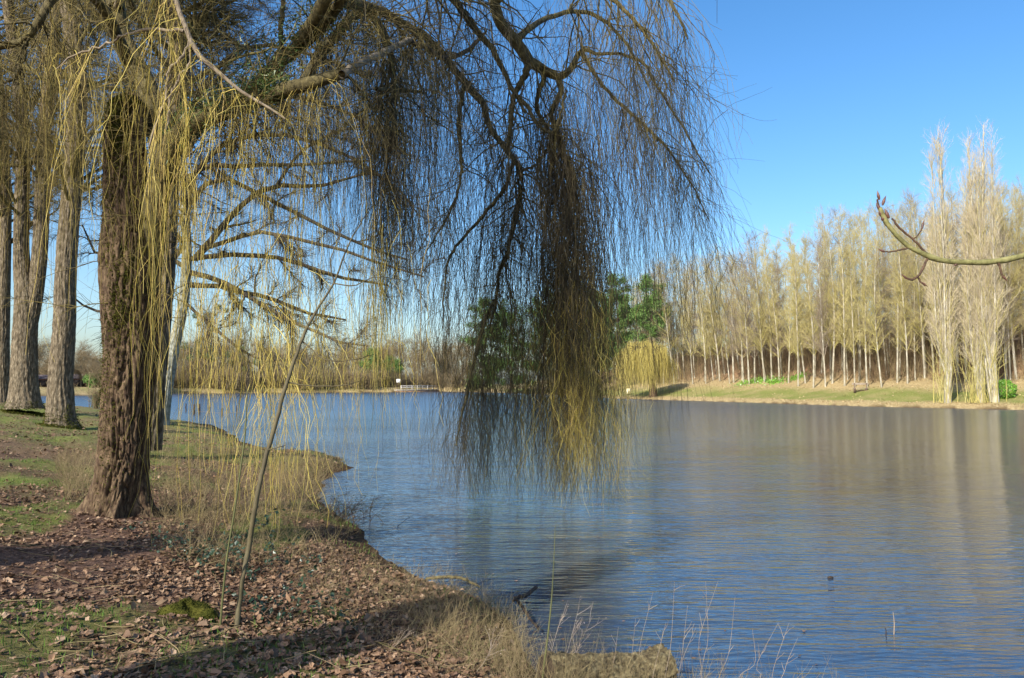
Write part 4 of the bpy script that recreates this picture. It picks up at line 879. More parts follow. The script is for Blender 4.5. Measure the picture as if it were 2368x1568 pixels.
def tall_dry():
    g = np.random.default_rng(101)
    spec = [(1340, 1400, 1, 'umbel'), (1300, 1420, 2, 'umbel'), (1370, 1425, 3, 'umbel'), (1510, 1370, 4, 's'), (1560, 1345, 5, 's'), (1470, 1430, 6, 's'), (1590, 1400, 7, 's'), (1632, 1345, 8, 's'), (1660, 1345, 9, 's'), (1700, 1380, 10, 's'),
            (1740, 1455, 11, 's'), (1800, 1440, 12, 's'), (1825, 1440, 13, 's'), (1845, 1475, 14, 's'), (1430, 1450, 15, 's'), (1540, 1440, 16, 's'), (1610, 1450, 17, 's'), (930, 1478, 21, 'low'), (1140, 1492, 22, 'low')]
    for (u, vt, sd, kind) in spec:
        gg = np.random.default_rng(sd * 7); Y = gg.uniform(5.9, 6.9); ub = u - gg.uniform(15, 60); top = P(u, vt, Y); 
        z0 = max(0.0, ground_at(P(ub, 1600, Y)[0], Y)) - .02; bx = P(ub, 1600, Y)[0]; base = np.array([bx, Y, z0])
        mid = (base + top) / 2 + gg.normal(0, .03, 3); c = resample(np.array([base, base * .7 + top * .3 + gg.normal(0, .015, 3), mid, top]), 14)
        R = np.linspace(.0023, .0009, 14); a = (c[None], R[None]); n = 3 if kind == 's' else 10; low = kind == 'low'; kind = 'umbel' if low else kind
        sb = grow(a, n, (.35, .95), (20, 50), L=.10 if kind == 's' else .16, K=5, trop=(0, 0, .05), wob=.12, rr=.7, tip=.5, g=gg)
        o_parts = [tubes(*a, 5), tubes(*sb, 4)]
        if kind == 'umbel':
            s2 = grow(sb, 26, (.6, 1), (20, 50), L=.05, K=3, rr=.7, rmin=.001, g=gg); q = s2[0][:, -1]; o_parts += [tubes(*s2, 3), leaves(q, .009, 'quad', g=gg, stretch=1)]
        o = build('dry_plant', local(o_parts, base), 'pale_stem'); o.location = base
        tag(o, 'tall thin dry plant stem standing at the water edge, bottom of the picture' if kind == 's' else ('low branching dry weed with seed heads on the dark shore left of the log' if low else 'branching dry weed with small seed heads above the cut log'), 'dry plant', 'dry plant stems around the log')
    parts = []
    for (x0, x1, y0, y1, n) in ((.3, 1.7, 5.5, 6.6, 560), (1.3, 2.5, 5.3, 6.2, 260), (-.2, .5, 5.6, 6.9, 260)):
        b = np.stack([g.uniform(x0, x1, n), g.uniform(y0, y1, n), np.zeros(n)], -1); b[:, 2] = np.maximum(terrain(b[:, 0], b[:, 1]), 0)
        for t in stems(b, g.uniform(.15, .62, n), g, K=7, lean=.35, wob=.14, r=.0016, sub=1.3): parts.append(tubes(*t, 3))
    o = build('dry_grass', parts, 'dry_stem'); tag(o, 'fine tangled dry grass around the log at the water edge', 'dry grass', kind='stuff')
    # two umbels at the very bottom
    for u, v, sd in ((930, 1480, 5), (1130, 1490, 6)): pass
tall_dry()

# ================================================================== POSTS IN THE WATER
def posts():
    lab = ['leftmost thin post standing in the water', 'thick dark post in the left pair of water posts', 'dark post in the left pair, slightly right of its twin', 'leaning grey post right of the pair, in the water', 'short stout weathered post, lowest of the water posts', 'thin dark pole at the right end of the wire']
    px = [(430, 952, 933, 3.0, 0), (461, 957, 934, 4.5, 0), (449, 957, 935, 4.5, 0), (484, 955, 932, 4, 2), (513, 960, 944, 5, 1), (547, 962, 938, 2.5, 0)]
    pts = []
    for i, (u, vb, vt, w, ln) in enumerate(px):
        q = on_plane(u, vb); Y = q[1]; r = w / 2 / F * Y; a = limb([(u, vb + 10, Y, w), (u, (vb + vt) / 2, Y, w), (u + ln, vt, Y, w * .85)], 12, .01)
        c = np.array([q[0], q[1], 0]); V, Fq = tubes(*a, 10); o = build('water_post', local([(V, Fq)], c), 'post_wood'); o.location = c; tag(o, lab[i], 'post', 'old wooden posts in the lake'); pts.append((u, vb, Y, q))
    w = np.array([(*P(455, 951, 62), .012), (*P(485, 953.5, 61), .012), (*P(512, 955, 60), .012), (*P(545, 954, 60), .012), (*P(610, 956, 58), .012)]); 
    c = w[0, :3]; r = resample(w, 24); o = build('wire', local([tubes(r[None, :, :3], r[None, :, 3], 5)], c), 'wire'); o.location = c; tag(o, 'thin wire strung low over the water between the old posts', 'wire')
posts()

# ================================================================== BUDDING BRANCH (near right)
def budding():
    g = np.random.default_rng(111); Y = 2.0; tx, ty = 2.5, 1.75; zb = max(0, ground_at(tx, ty)); base = np.array([tx, ty, zb])
    root = thing('budding_tree', tuple(base), 'small tree whose budding branch reaches into the picture from the right edge', 'tree')
    t = resample(np.array([(tx, ty, zb - .1, .05), (tx + .05, ty, 1.6, .04), (tx + .12, ty + .1, 2.8, .028), (tx + .1, ty + .2, 4, .012)]), 24)
    build('trunk', local([tubes(t[None, :, :3], t[None, :, 3], 16)], base), 'sapling_bark', root)
    main = np.vstack([[(tx + .08, ty + .02, 2.35, .012)], [(1.9, 1.9, 2.82, .010)], [(*P(2480, 578, Y), .0085)], [(*P(u, v, Y), w / 2 / F * Y) for u, v, w in ((2368, 592, 13), (2320, 602, 14), (2270, 607, 13), (2215, 606, 12), (2178, 603, 12), (2140, 590, 12), (2105, 572, 11), (2085, 556, 10), (2062, 532, 9), (2050, 515, 10), (2040, 495, 11), (2034, 480, 9))]])
    m = resample(main, 90); m[:, :3] += g.normal(0, .0007, (90, 3)); m[:, 3] *= 1 + np.where(np.arange(90) % 7 == 3, .22, 0) + g.normal(0, .05, 90)
    br = build('branch', local([tubes(m[None, :, :3], m[None, :, 3], 14)], base), 'bud_branch', root)
    def tw(sp_, name='twig', mt='bud_twig'): return build(name, local([tubes(*limb([(u, v, Y, w) for u, v, w in sp_], 18, .0006), 10)], base), mt, root)
    tw([(2148, 598, 6), (2128, 570, 6), (2105, 548, 5.5), (2078, 525, 6), (2062, 505, 5)])
    tw([(2144, 598, 6), (2134, 622, 6.5), (2122, 640, 6), (2108, 646, 7), (2098, 644, 5)])
    tw([(2122, 640, 5), (2130, 652, 4.5), (2140, 661, 3.5)])
    tw([(2104, 572, 5), (2085, 577, 4.5), (2060, 582, 4), (2045, 582, 3)])
    tw([(2112, 554, 4), (2124, 542, 3.8), (2134, 525, 3.5)])
    tw([(2308, 602, 8), (2313, 622, 6), (2318, 640, 5)])
    tw([(2036, 488, 6), (2030, 470, 5), (2029, 462, 5)])
    def bud(u0, v0, u1, v1, w):
        a = P(u0, v0, Y); b = P(u1, v1, Y); s = np.linspace(0, 1, 14)[:, None]; c = a + (b - a) * s
        rr = w * .8 / 2 / F * Y * np.interp(s[:, 0], [0, .15, .4, .7, 1], [.45, .8, 1, .62, .04]); 
        n = unit(np.cross(b - a, [0, 1, 0])); c = c + n * (np.sin(s * np.pi) * .0008)
        build('bud', local([tubes(c[None], rr[None], 10)], base), 'bud', root)
    for b_ in ((2034, 462, 2029, 440, 9), (2041, 475, 2049, 452, 9.5), (2037, 487, 2026, 468, 10), (2038, 500, 2036, 480, 12), (2046, 512, 2039, 494, 14), (2056, 505, 2046, 482, 11), (2053, 525, 2044, 508, 8), (2132, 530, 2138, 508, 7), (2046, 582, 2030, 575, 7), (2100, 646, 2083, 632, 6.5), (2130, 652, 2146, 664, 5), (2316, 636, 2330, 652, 7), (2214, 608, 2205, 615, 9)): bud(*b_)
budding()

# ================================================================== FAR RIGHT GROVE
def grove_proto(seed, h=21, m1='grove_branch', m2='grove_twig', spread=1.0, dens=1.0, lean=0.0):
    g = np.random.default_rng(seed); K = 18; t = np.linspace(0, 1, K)
    ph = g.uniform(0, 6, 2); pc = np.stack([.35 * np.sin(t * 4 + ph[0]) - .35 * np.sin(ph[0]) + lean * h * (t - .6 * t * t), .3 * np.sin(t * 3 + ph[1]) - .3 * np.sin(ph[1]), h * t - .3 * (1 - t)], -1)[None]
    pr = (.125 * (1 - .9 * t) + .02)[None] * (h / 21)
    l1 = grow((pc, pr), int(62 * dens), (.2, .99), (24, 54), L=lambda x: spread * (3.9 - 2.3 * x), K=8, trop=(0, 0, .055), wob=.14, rr=.35, tip=.3, rmax=.05, g=g)
    l2 = grow(l1, int(330 * dens), (.15, 1), (20, 50), L=1.35 * spread, K=5, trop=(0, 0, .05), wob=.14, rr=.5, rmin=.016, rmax=.022, g=g)
    l3 = grow(l2, int(1700 * dens), (.1, 1), (18, 55), L=.75, K=3, trop=(0, 0, .05), wob=.14, rr=.7, tip=.6, rmin=.010, rmax=.0115, g=g)
    return [('trunk', [tubes(pc, pr, 10)], 'grove_trunk'), ('branches', [tubes(*l1, 5), tubes(*l2, 3)], m1), ('twigs', [tubes(*l3, 3)], m2)]
def proto_obj(name, parts, label, cat, group):
    root = thing(name, (0, 0, 0), label, cat, group)
    for n, p, m in parts:
        o = build(n, p, m, root)
        if n in ('twigs', 'needles', 'leaves', 'foliage'): o['kind'] = 'stuff'
    return root
def along_right(s):
    """point on right shore polyline by parameter from the nearest end, with inland normal"""
    pts = np.array(right[1:]); return pts
def shore_pos(u, d):
    """the point d metres inland of the right shore, on the picture column u"""
    x0 = (u - W_ / 2) / F; Ys = np.linspace(40, 320, 3000); xs = x0 * Ys
    ins = inlake(xs, Ys); dr = segdist(xs, Ys, right_l)
    k = np.where((~ins) & (dr >= d) & (Ys > 60))[0]
    k = k[k > (np.where(ins)[0].max() if ins.any() else 0)]
    return (xs[k[0]], Ys[k[0]]) if len(k) else None
def grove():
    g = np.random.default_rng(121)
    GR = 'bare poplars of the grove on the far bank'
    protos = []
    cfg = [('grove_branch', 'grove_twig'), ('grove_branch', 'grove_twig'), ('grove_branch', 'grove_twig_grey'), ('grove_twig_grey', 'grove_twig_grey'), ('grove_branch', 'grove_twig'), ('grove_twig', 'grove_twig_grey')]
    for k, (a, b) in enumerate(cfg):
        protos.append([proto_obj('grove_tree', grove_proto(200 + k, 21, a, b, spread=(.8, 1, 1.1, .9, .7, 1.2)[k], lean=0), 'x', 'tree', GR), False])
    back = 'slim bare poplar among the rows standing behind the front of the grove'
    spots = []
    # front row, picture columns read from the photograph
    front = [1512 + 0, 1560, 1600, 1634, 1664, 1688, 1697, 1718, 1733, 1748, 1768, 1784, 1803, 1822, 1843, 1862, 1878, 1909, 1926, 1953, 1974, 2001, 2040, 2075, 2100, 2135, 2215, 2233, 2262, 2328, 2352]
    for i, u in enumerate(front):
        if u < 1540: continue
        d = 11.5 + g.uniform(-1, 1.5) + (1.5 if u > 2150 else 0)
        spots.append((u + g.uniform(-3, 3), d + g.uniform(-.8, 1.8), 1, g.uniform(.8, 1.06)))
    for row, d in enumerate((15.5, 19.5, 24.5, 31, 39)):
        for u in np.arange(1440, 2520, 29): spots.append((u + g.uniform(-16, 16), d + g.uniform(-2.2, 2.2), 0, g.uniform(.68, 1.06)))
    flab = ['white-trunked poplar in the front row of the grove', 'pale poplar leaning left in the front row of the grove']
    names = {1560: 'first pale-trunked poplar right of the far yellow willow, front row of the grove', 2001: 'poplar right beside the bench at the edge of the grove', 1974: 'poplar just behind the left end of the bench', 2040: 'front-row poplar first to the right of the bench', 2075: 'front-row poplar second to the right of the bench', 1953: 'front-row poplar first to the left of the bench', 1926: 'front-row poplar second to the left of the bench',
             2233: 'grove poplar between the two tall narrow poplar clumps', 2328: 'poplar rising behind the round green bush', 2352: 'rightmost front-row poplar near the right edge'}
    n = 0
    for u, d, fr, sc in spots:
        p = shore_pos(u, d)
        if p is None: continue
        x, y = p
        if x > 90: continue
        z = ground_at(x, y); pr = protos[g.integers(0, 6)]
        if not pr[1]: o = pr[0]; pr[1] = True
        else: o = copy_tree(pr[0])
        hf = np.interp(u, [1500, 1700, 2000, 2400], [.98, 1.0, 1.0, .98])
        # keep the skyline of the photograph: the trees get lower towards the left
        zt = CAMZ + (888 - np.interp(u, [1400, 1560, 1700, 1850, 2000, 2100, 2200, 2368], [675, 602, 575, 535, 503, 478, 460, 450])) / F * y
        s = (zt - z) / 21 * sc * (.98 if fr else 1.0)
        w = max(.6, min(s, 1.1)) * g.uniform(.8, 1.1)
        lean = -.05 * (1 - sstep(u, 1700, 2100)) + g.normal(0, .022)
        o.location = (x, y, z); o.rotation_euler = (Matrix.Rotation(float(lean), 3, 'Y') @ Matrix.Rotation(g.normal(0, .02), 3, 'X') @ Matrix.Rotation(g.uniform(0, 6.28), 3, 'Z')).to_euler(); o.scale = (w, w, s)
        key = [k for k in names if abs(k - u) < 4]
        o['label'] = names.pop(key[0]) if (fr and key) else (flab[0] if fr else back)
        n += 1
    print('GROVE', n)
    return protos
grove()

def undergrowth():
    g = np.random.default_rng(131); n = 14000; pts = []
    u = g.uniform(1530, 2500, n); pos = []
    # scrub by polar sampling of the slope
    Yr = g.uniform(70, 190, n * 6); xr = (g.uniform(1480, 2560, n * 6) - W_ / 2) / F * Yr
    d = segdist(xr, Yr, right_l); k = (~inlake(xr, Yr)) & (d > 13) & (d < 48) & (Yr > 60) & (xr > 14); xr, Yr, d = xr[k][:n], Yr[k][:n], d[k][:n]
    c = fbm(xr * .16, Yr * .16, 33); keep = g.random(len(xr)) < np.clip((c - .3) * 3 + .15, .08, 1) * np.where(xr / Yr > .55, .5, 1); xr, Yr = xr[keep], Yr[keep]
    b = np.stack([xr, Yr, terrain(xr, Yr)], -1); m = len(b)
    a = stems(b, g.uniform(1.2, 5.5, m), g, K=5, lean=.3, wob=.14, r=.02, sub=0)[0]; s2 = grow(a, m * 6, (.15, 1), (25, 60), L=1.1, K=3, wob=.15, rr=.6, rmin=.012, g=g)
    o = build('undergrowth', [tubes(*a, 3), tubes(*s2, 3)], 'undergrowth'); tag(o, 'brown twiggy undergrowth on the slope among the grove trunks', 'undergrowth', kind='stuff')
    # green scrub patches at the foot
    gp = []
    for (u0, d0, ru, n_) in ((1740, 13, 22, 900), (1790, 13, 14, 700), (1845, 15, 12, 400), (1900, 34, 40, 2600), (2010, 36, 60, 3600), (2200, 38, 60, 3600), (2330, 36, 40, 3000), (1780, 34, 50, 2600), (1640, 33, 40, 1600)):
        p = shore_pos(u0, d0)
        if p is None: continue
        q = np.stack([g.normal(p[0], ru / F * p[1], n_), g.normal(p[1], 1.2, n_), np.zeros(n_)], -1); q[:, 2] = terrain(q[:, 0], q[:, 1]) + np.abs(g.normal(0, .35 if d0 < 20 else 2.0, n_)); gp.append(leaves(q, g.uniform(.12, .3, n_), 'tri', g=g, stretch=1.6))
    o = build('green_scrub', gp, 'bush_leaf', smooth=False); tag(o, 'patches of green scrub under the grove trees', 'scrub', kind='stuff')
    # tan leaves and grass tufts on the far right bank
    n = 26000; Yr = g.uniform(62, 150, n); xr = (g.uniform(1400, 2500, n) - W_ / 2) / F * Yr; d = segdist(xr, Yr, right_l); k = (~inlake(xr, Yr)) & (d < 34) & (d > .1) & (Yr > 60) & (xr > 8)
    k &= (g.random(n) < np.where((d > 3) & (d < 9), .25, .9)); q = np.stack([xr[k], Yr[k], terrain(xr[k], Yr[k]) + .04], -1)
    o = build('bank_leaves', [leaves(q, g.uniform(.12, .24, len(q)), 'tri', flat=.7, g=g, stretch=1.2)], 'far_leaf', smooth=False); tag(o, 'tan fallen leaves scattered on the far bank below the grove', 'leaf litter', kind='stuff')
    n = 34000; Yr = g.uniform(62, 150, n); xr = (g.uniform(1400, 2500, n) - W_ / 2) / F * Yr; d = segdist(xr, Yr, right_l); k = (~inlake(xr, Yr)) & (d < 3.0) & (Yr > 60) & (xr > 8); k &= g.random(n) < sstep(fbm(xr * .4, Yr * .4, 66), .35, .6); 
    V, Fc = blades(xr[k], Yr[k], terrain(xr[k], Yr[k]), g.uniform(.12, .55, k.sum()), g, w=.02, lean=.6); o = build('bank_grass', [(V, Fc)], 'far_grass', smooth=False); tag(o, 'dry grass tufts along the far bank edge', 'grass', kind='stuff')
undergrowth()

# Lombardy poplars
def lombardy(u, vbase, vtop, width_px, seed, label, nst=9, extra_left=False):
    g = np.random.default_rng(seed); q = None
    p = shore_pos(u, 2.4 if u < 2240 else 3.2); x, y = p; z = ground_at(x, y); top = CAMZ + (888 - vtop) / F * y; h = top - z; Wd = width_px / F * y / 2
    root = thing('narrow_poplar', (x, y, z), label, 'tree', 'tall narrow poplars on the far bank')
    K = 16; t = np.linspace(0, 1, K)
    mp = np.stack([.3 * np.sin(t * 5 + seed), .2 * np.sin(t * 4), h * t - .3], -1)[None]; mr = (.36 * (1 - t) ** 1.1 + .03)[None]
    ns = nst; st = np.zeros((ns, K, 3)); sr = np.zeros((ns, K))
    for i in range(ns):
        a = g.uniform(0, 6.28); hh = h * g.uniform(.55, .97); w = Wd * g.uniform(.25, .72); t0 = g.uniform(0, .12)
        st[i, :, 0] = np.cos(a) * w * (1 - np.exp(-3 * t)) * 1.05 + .15 * np.sin(t * 6 + i); st[i, :, 1] = np.sin(a) * w * (1 - np.exp(-3 * t)); st[i, :, 2] = h * t0 + (hh - h * t0) * t; sr[i] = g.uniform(.07, .14) * (1 - t) + .02
    A = (np.concatenate([mp, st]), np.concatenate([mr, sr]))
    l1 = grow(A, 360, (.1, .96), (14, 30), L=lambda x: 4.2 - 2.4 * x, K=7, trop=(0, 0, .18), wob=.07, rr=.35, rmax=.05, rmin=.02, g=g)
    l2 = grow(l1, 2700, (.1, 1), (18, 45), L=1.5, K=4, trop=(0, 0, .14), wob=.12, rr=.5, rmin=.014, rmax=.017, g=g)
    l3 = grow(l2, 5600, (.2, 1), (18, 45), L=.8, K=3, trop=(0, 0, .1), wob=.12, rr=.7, rmin=.010, rmax=.012, g=g)
    build('trunk', [tubes(mp, mr, 14)], 'grove_trunk', root)
    for i in range(ns): build('stem', [tubes(st[i:i + 1], sr[i:i + 1], 8)], 'grove_trunk', root)
    build('branches', [tubes(*l1, 4)], 'grove_branch', root); build('twigs', [tubes(*l2, 3), tubes(*l3, 3)], 'poplar_tip', root)['kind'] = 'stuff'
    # suckers at the foot
    n = 30; b = np.stack([g.normal(0, .7, n) - .6, g.normal(0, .5, n), np.zeros(n)], -1); a = stems(b, g.uniform(2, 8, n), g, K=6, lean=.12, wob=.05, r=.025, sub=2); build('suckers', [tubes(*a[0], 4), tubes(*a[1], 3)], 'grove_branch', root)
    return root
lombardy(2192, 917, 292, 92, 301, 'left one of the tall narrow poplars, with a bushy split base', 13)
lombardy(2262, 915, 300, 84, 302, 'middle tall narrow poplar right of the gap in the poplar row', 10)
lombardy(2292, 915, 272, 86, 303, 'tallest narrow poplar with a white trunk, left of the green bush', 9)

# ================================================================== BUSH, BENCH, MARKER
def bush():
    g = np.random.default_rng(141); u = 2318; p = shore_pos(u, 6.2); x, y = p; z = ground_at(x, y)
    root = thing('round_bush', (x, y, z), 'round bright green glossy bush on the far bank near the right edge', 'bush'); n = 2600; d = unit(g.normal(0, 1, (n, 3))); r = g.uniform(.75, 1.03, n) ** .5
    lob = 1 + .14 * np.sin(d[:, 0] * 7) * np.cos(d[:, 2] * 6 + 1); q = d * (r * lob)[:, None] * np.array([1.25, 1.1, 1.0]) + np.array([0, 0, .95]); q = q[q[:, 2] > .02]
    build('leaves', [leaves(q, g.uniform(.14, .24, len(q)), 'quad', g=g, stretch=2.2)], 'bush_leaf', root, smooth=False)['kind'] = 'stuff'
    b = np.zeros((14, 3)); a = stems(b, g.uniform(.7, 1.3, 14), g, K=5, lean=.5, r=.02, sub=2); build('stems', [tubes(*a[0], 5), tubes(*a[1], 4)], 'bench_leg', root)
bush()
def bench():
    u = 1988; x, y = shore_pos(u, 8.0); z = ground_at(x, y); rz = -.42
    root = thing('wooden_bench', (x, y, z), 'weathered wooden bench with a high backrest on the far bank', 'bench', rz=rz)
    for dz in (.9, 1.03): build('backrest', [box(-1.0, 1.0, .33, .38, dz, dz + .11)], 'bench_wood', root)
    for dy in (-.25, -.08, .09): build('seat', [box(-.98, .98, dy, dy + .15, .44, .49)], 'bench_wood', root)
    for s in (-1, 1):
        build('support', [box(s * .68 - .14, s * .68 + .14, -.26, .22, -.1, .436)], 'bench_leg', root)
        build('upright', [box(s * .72 - .05, s * .72 + .05, .235, .325, -.1, 1.12)], 'bench_leg', root)
    build('stretcher', [box(-.53, .53, -.04, .04, .15, .25)], 'bench_leg', root)
bench()
def marker():
    p = shore_pos(1453, 4.0); x, y = p; z = ground_at(x, y); root = thing('marker_post', (x, y, z), 'small cream marker board on the grass left of the far yellow willow', 'marker')
    build('board', [box(-.36, .36, -.04, .04, .25, 1.25)], 'cream_paint', root); build('leg', [box(-.05, .05, .045, .13, -.2, 1.1)], 'bench_leg', root)
marker()

# ================================================================== YELLOW WILLOW, PINES
def yellow_willow():
    g = np.random.default_rng(151); p = shore_pos(1510, 2.5); x, y = p; z = ground_at(x, y); root = thing('yellow_willow', (x, y, z), 'golden yellow weeping willow on the far bank at the end of the grove', 'tree')
    sc = y / 135; K = 10
    def lm(pts): return resample(np.array(pts, float) * np.array([sc, sc, sc, sc]), K)
    tr = lm([(0, 0, -.3, .8), (-.1, 0, 1.5, .62), (-.5, .2, 3.2, .5), (-1.4, .3, 6.4, .32), (-1.8, .4, 9.3, .12)]); T = [tr]
    for a in range(11):
        an = a * .58; T.append(lm([(-.3, .1, 2.6, .28), (-.6 + math.cos(an) * 1.0, math.sin(an) * 1.2, 5.4, .2), (-1.4 + math.cos(an) * 2.2, math.sin(an) * 2.6, 8.6, .12), (-2.3 + math.cos(an) * (3.4 + .5 * (a % 3)), math.sin(an) * 4.2, 7.9 - .9 * (a * 7 % 4), .04)]))
    A = (np.stack([t[:, :3] for t in T]), np.stack([t[:, 3] for t in T]))
    st = grow(A, 420, (.4, 1), (20, 70), L=1.7, K=5, trop=(0, 0, .05), rr=.3, rmin=.02, g=g); n = 3200; a_ = g.uniform(0, 6.28, n); q_ = np.sqrt(g.random(n)); lob = .85 + .2 * np.sin(3 * a_ + 1) + .16 * np.sin(7 * a_); rr = q_ * 5.2 * lob
    s = np.stack([-1.7 + np.cos(a_) * rr, np.sin(a_) * rr, 9.2 - .105 * rr ** 2 + .7 * np.sin(5 * a_ + rr) * q_ + g.normal(0, .35, n)], -1)
    ze = s[:, 2] - g.uniform(1.2, 6.8, n); ze = np.maximum(ze, 1.0 + .28 * np.maximum(s[:, 0] + .5, 0) + g.normal(0, .45, n)); ze = np.minimum(ze, s[:, 2] - .5)
    hp = hang(s, ze, .7, (0, 0), 7, .09, g); R = np.full((len(s), 7), .014) * np.linspace(1.1, .7, 7)
    build('trunk', [tubes(A[0][:1], A[1][:1], 12)], 'willow_bark', root); build('limbs', [tubes(A[0][1:], A[1][1:], 8), tubes(*st, 4)], 'limb_bark', root); build('twigs', [tubes(hp, R, 3)], 'yellow_willow', root)['kind'] = 'stuff'
yellow_willow()
def pine(x, y, h, wd, seed, label, low=.25, dens=1.0, m='pine_needles', grp='pine trees at the end of the lake'):
    g = np.random.default_rng(seed); z = ground_at(x, y); root = thing('pine_tree', (x, y, z), label, 'tree', grp); K = 12; t = np.linspace(0, 1, K)
    pc = np.stack([.3 * np.sin(t * 3), .2 * np.sin(t * 4), h * t - .3], -1)[None]; pr = (.3 * (1 - .9 * t))[None]
    l1 = grow((pc, pr), int(70 * dens), (low, 1), (60, 92), L=lambda q: wd * np.sqrt(np.clip(1.08 - np.abs((q - low) / (1 - low) * 1.6 - .6), .1, 1)), K=7, trop=(0, 0, .05), wob=.12, rr=.3, rmin=.03, g=g)
    l2 = grow(l1, int(800 * dens), (.3, 1), (20, 60), L=wd * .2, K=4, trop=(0, 0, .12), rr=.4, rmin=.015, g=g); n = int(26000 * dens); q = along(l2, n, (.1, 1), .33, g)
    build('trunk', [tubes(pc, pr, 10)], 'bench_leg', root); build('branches', [tubes(*l1, 4)], 'bench_leg', root)
    build('needles', [leaves(q, g.uniform(.22, .5, n), 'tri', g=g, stretch=2.4)], m, root, smooth=False)['kind'] = 'stuff'
    return root
def atu(u, Y): return ((u - W_ / 2) / F * Y, Y)
x, y = atu(1115, 205); pine(x, y, 26, 6.0, 401, 'broad dark pine at the left end of the pine group', low=.1)
x, y = atu(1180, 200); pine(x, y, 25, 6.5, 402, 'dense middle pine behind the hanging willow twigs', low=.1)
x, y = atu(1255, 195); pine(x, y, 26, 5.5, 403, 'rounded pine behind the densest willow twigs', low=.12)
x, y = atu(1310, 185); pine(x, y, 25, 5, 404, 'pine between the hanging twigs and the yellow willow', low=.2, dens=.8)
x, y = atu(1425, 160); pine(x, y, 23.5, 4.6, 405, 'tall bright green pine above the yellow willow, left of the pair', low=.3)
x, y = atu(1505, 152); pine(x, y, 21.5, 4.0, 406, 'green pine top beside the grove, right of the pair', low=.35, dens=.9)
x, y = atu(1378, 165); pine(x, y, 22, 4.5, 407, 'slim pine partly hidden by the hanging twigs', low=.2)

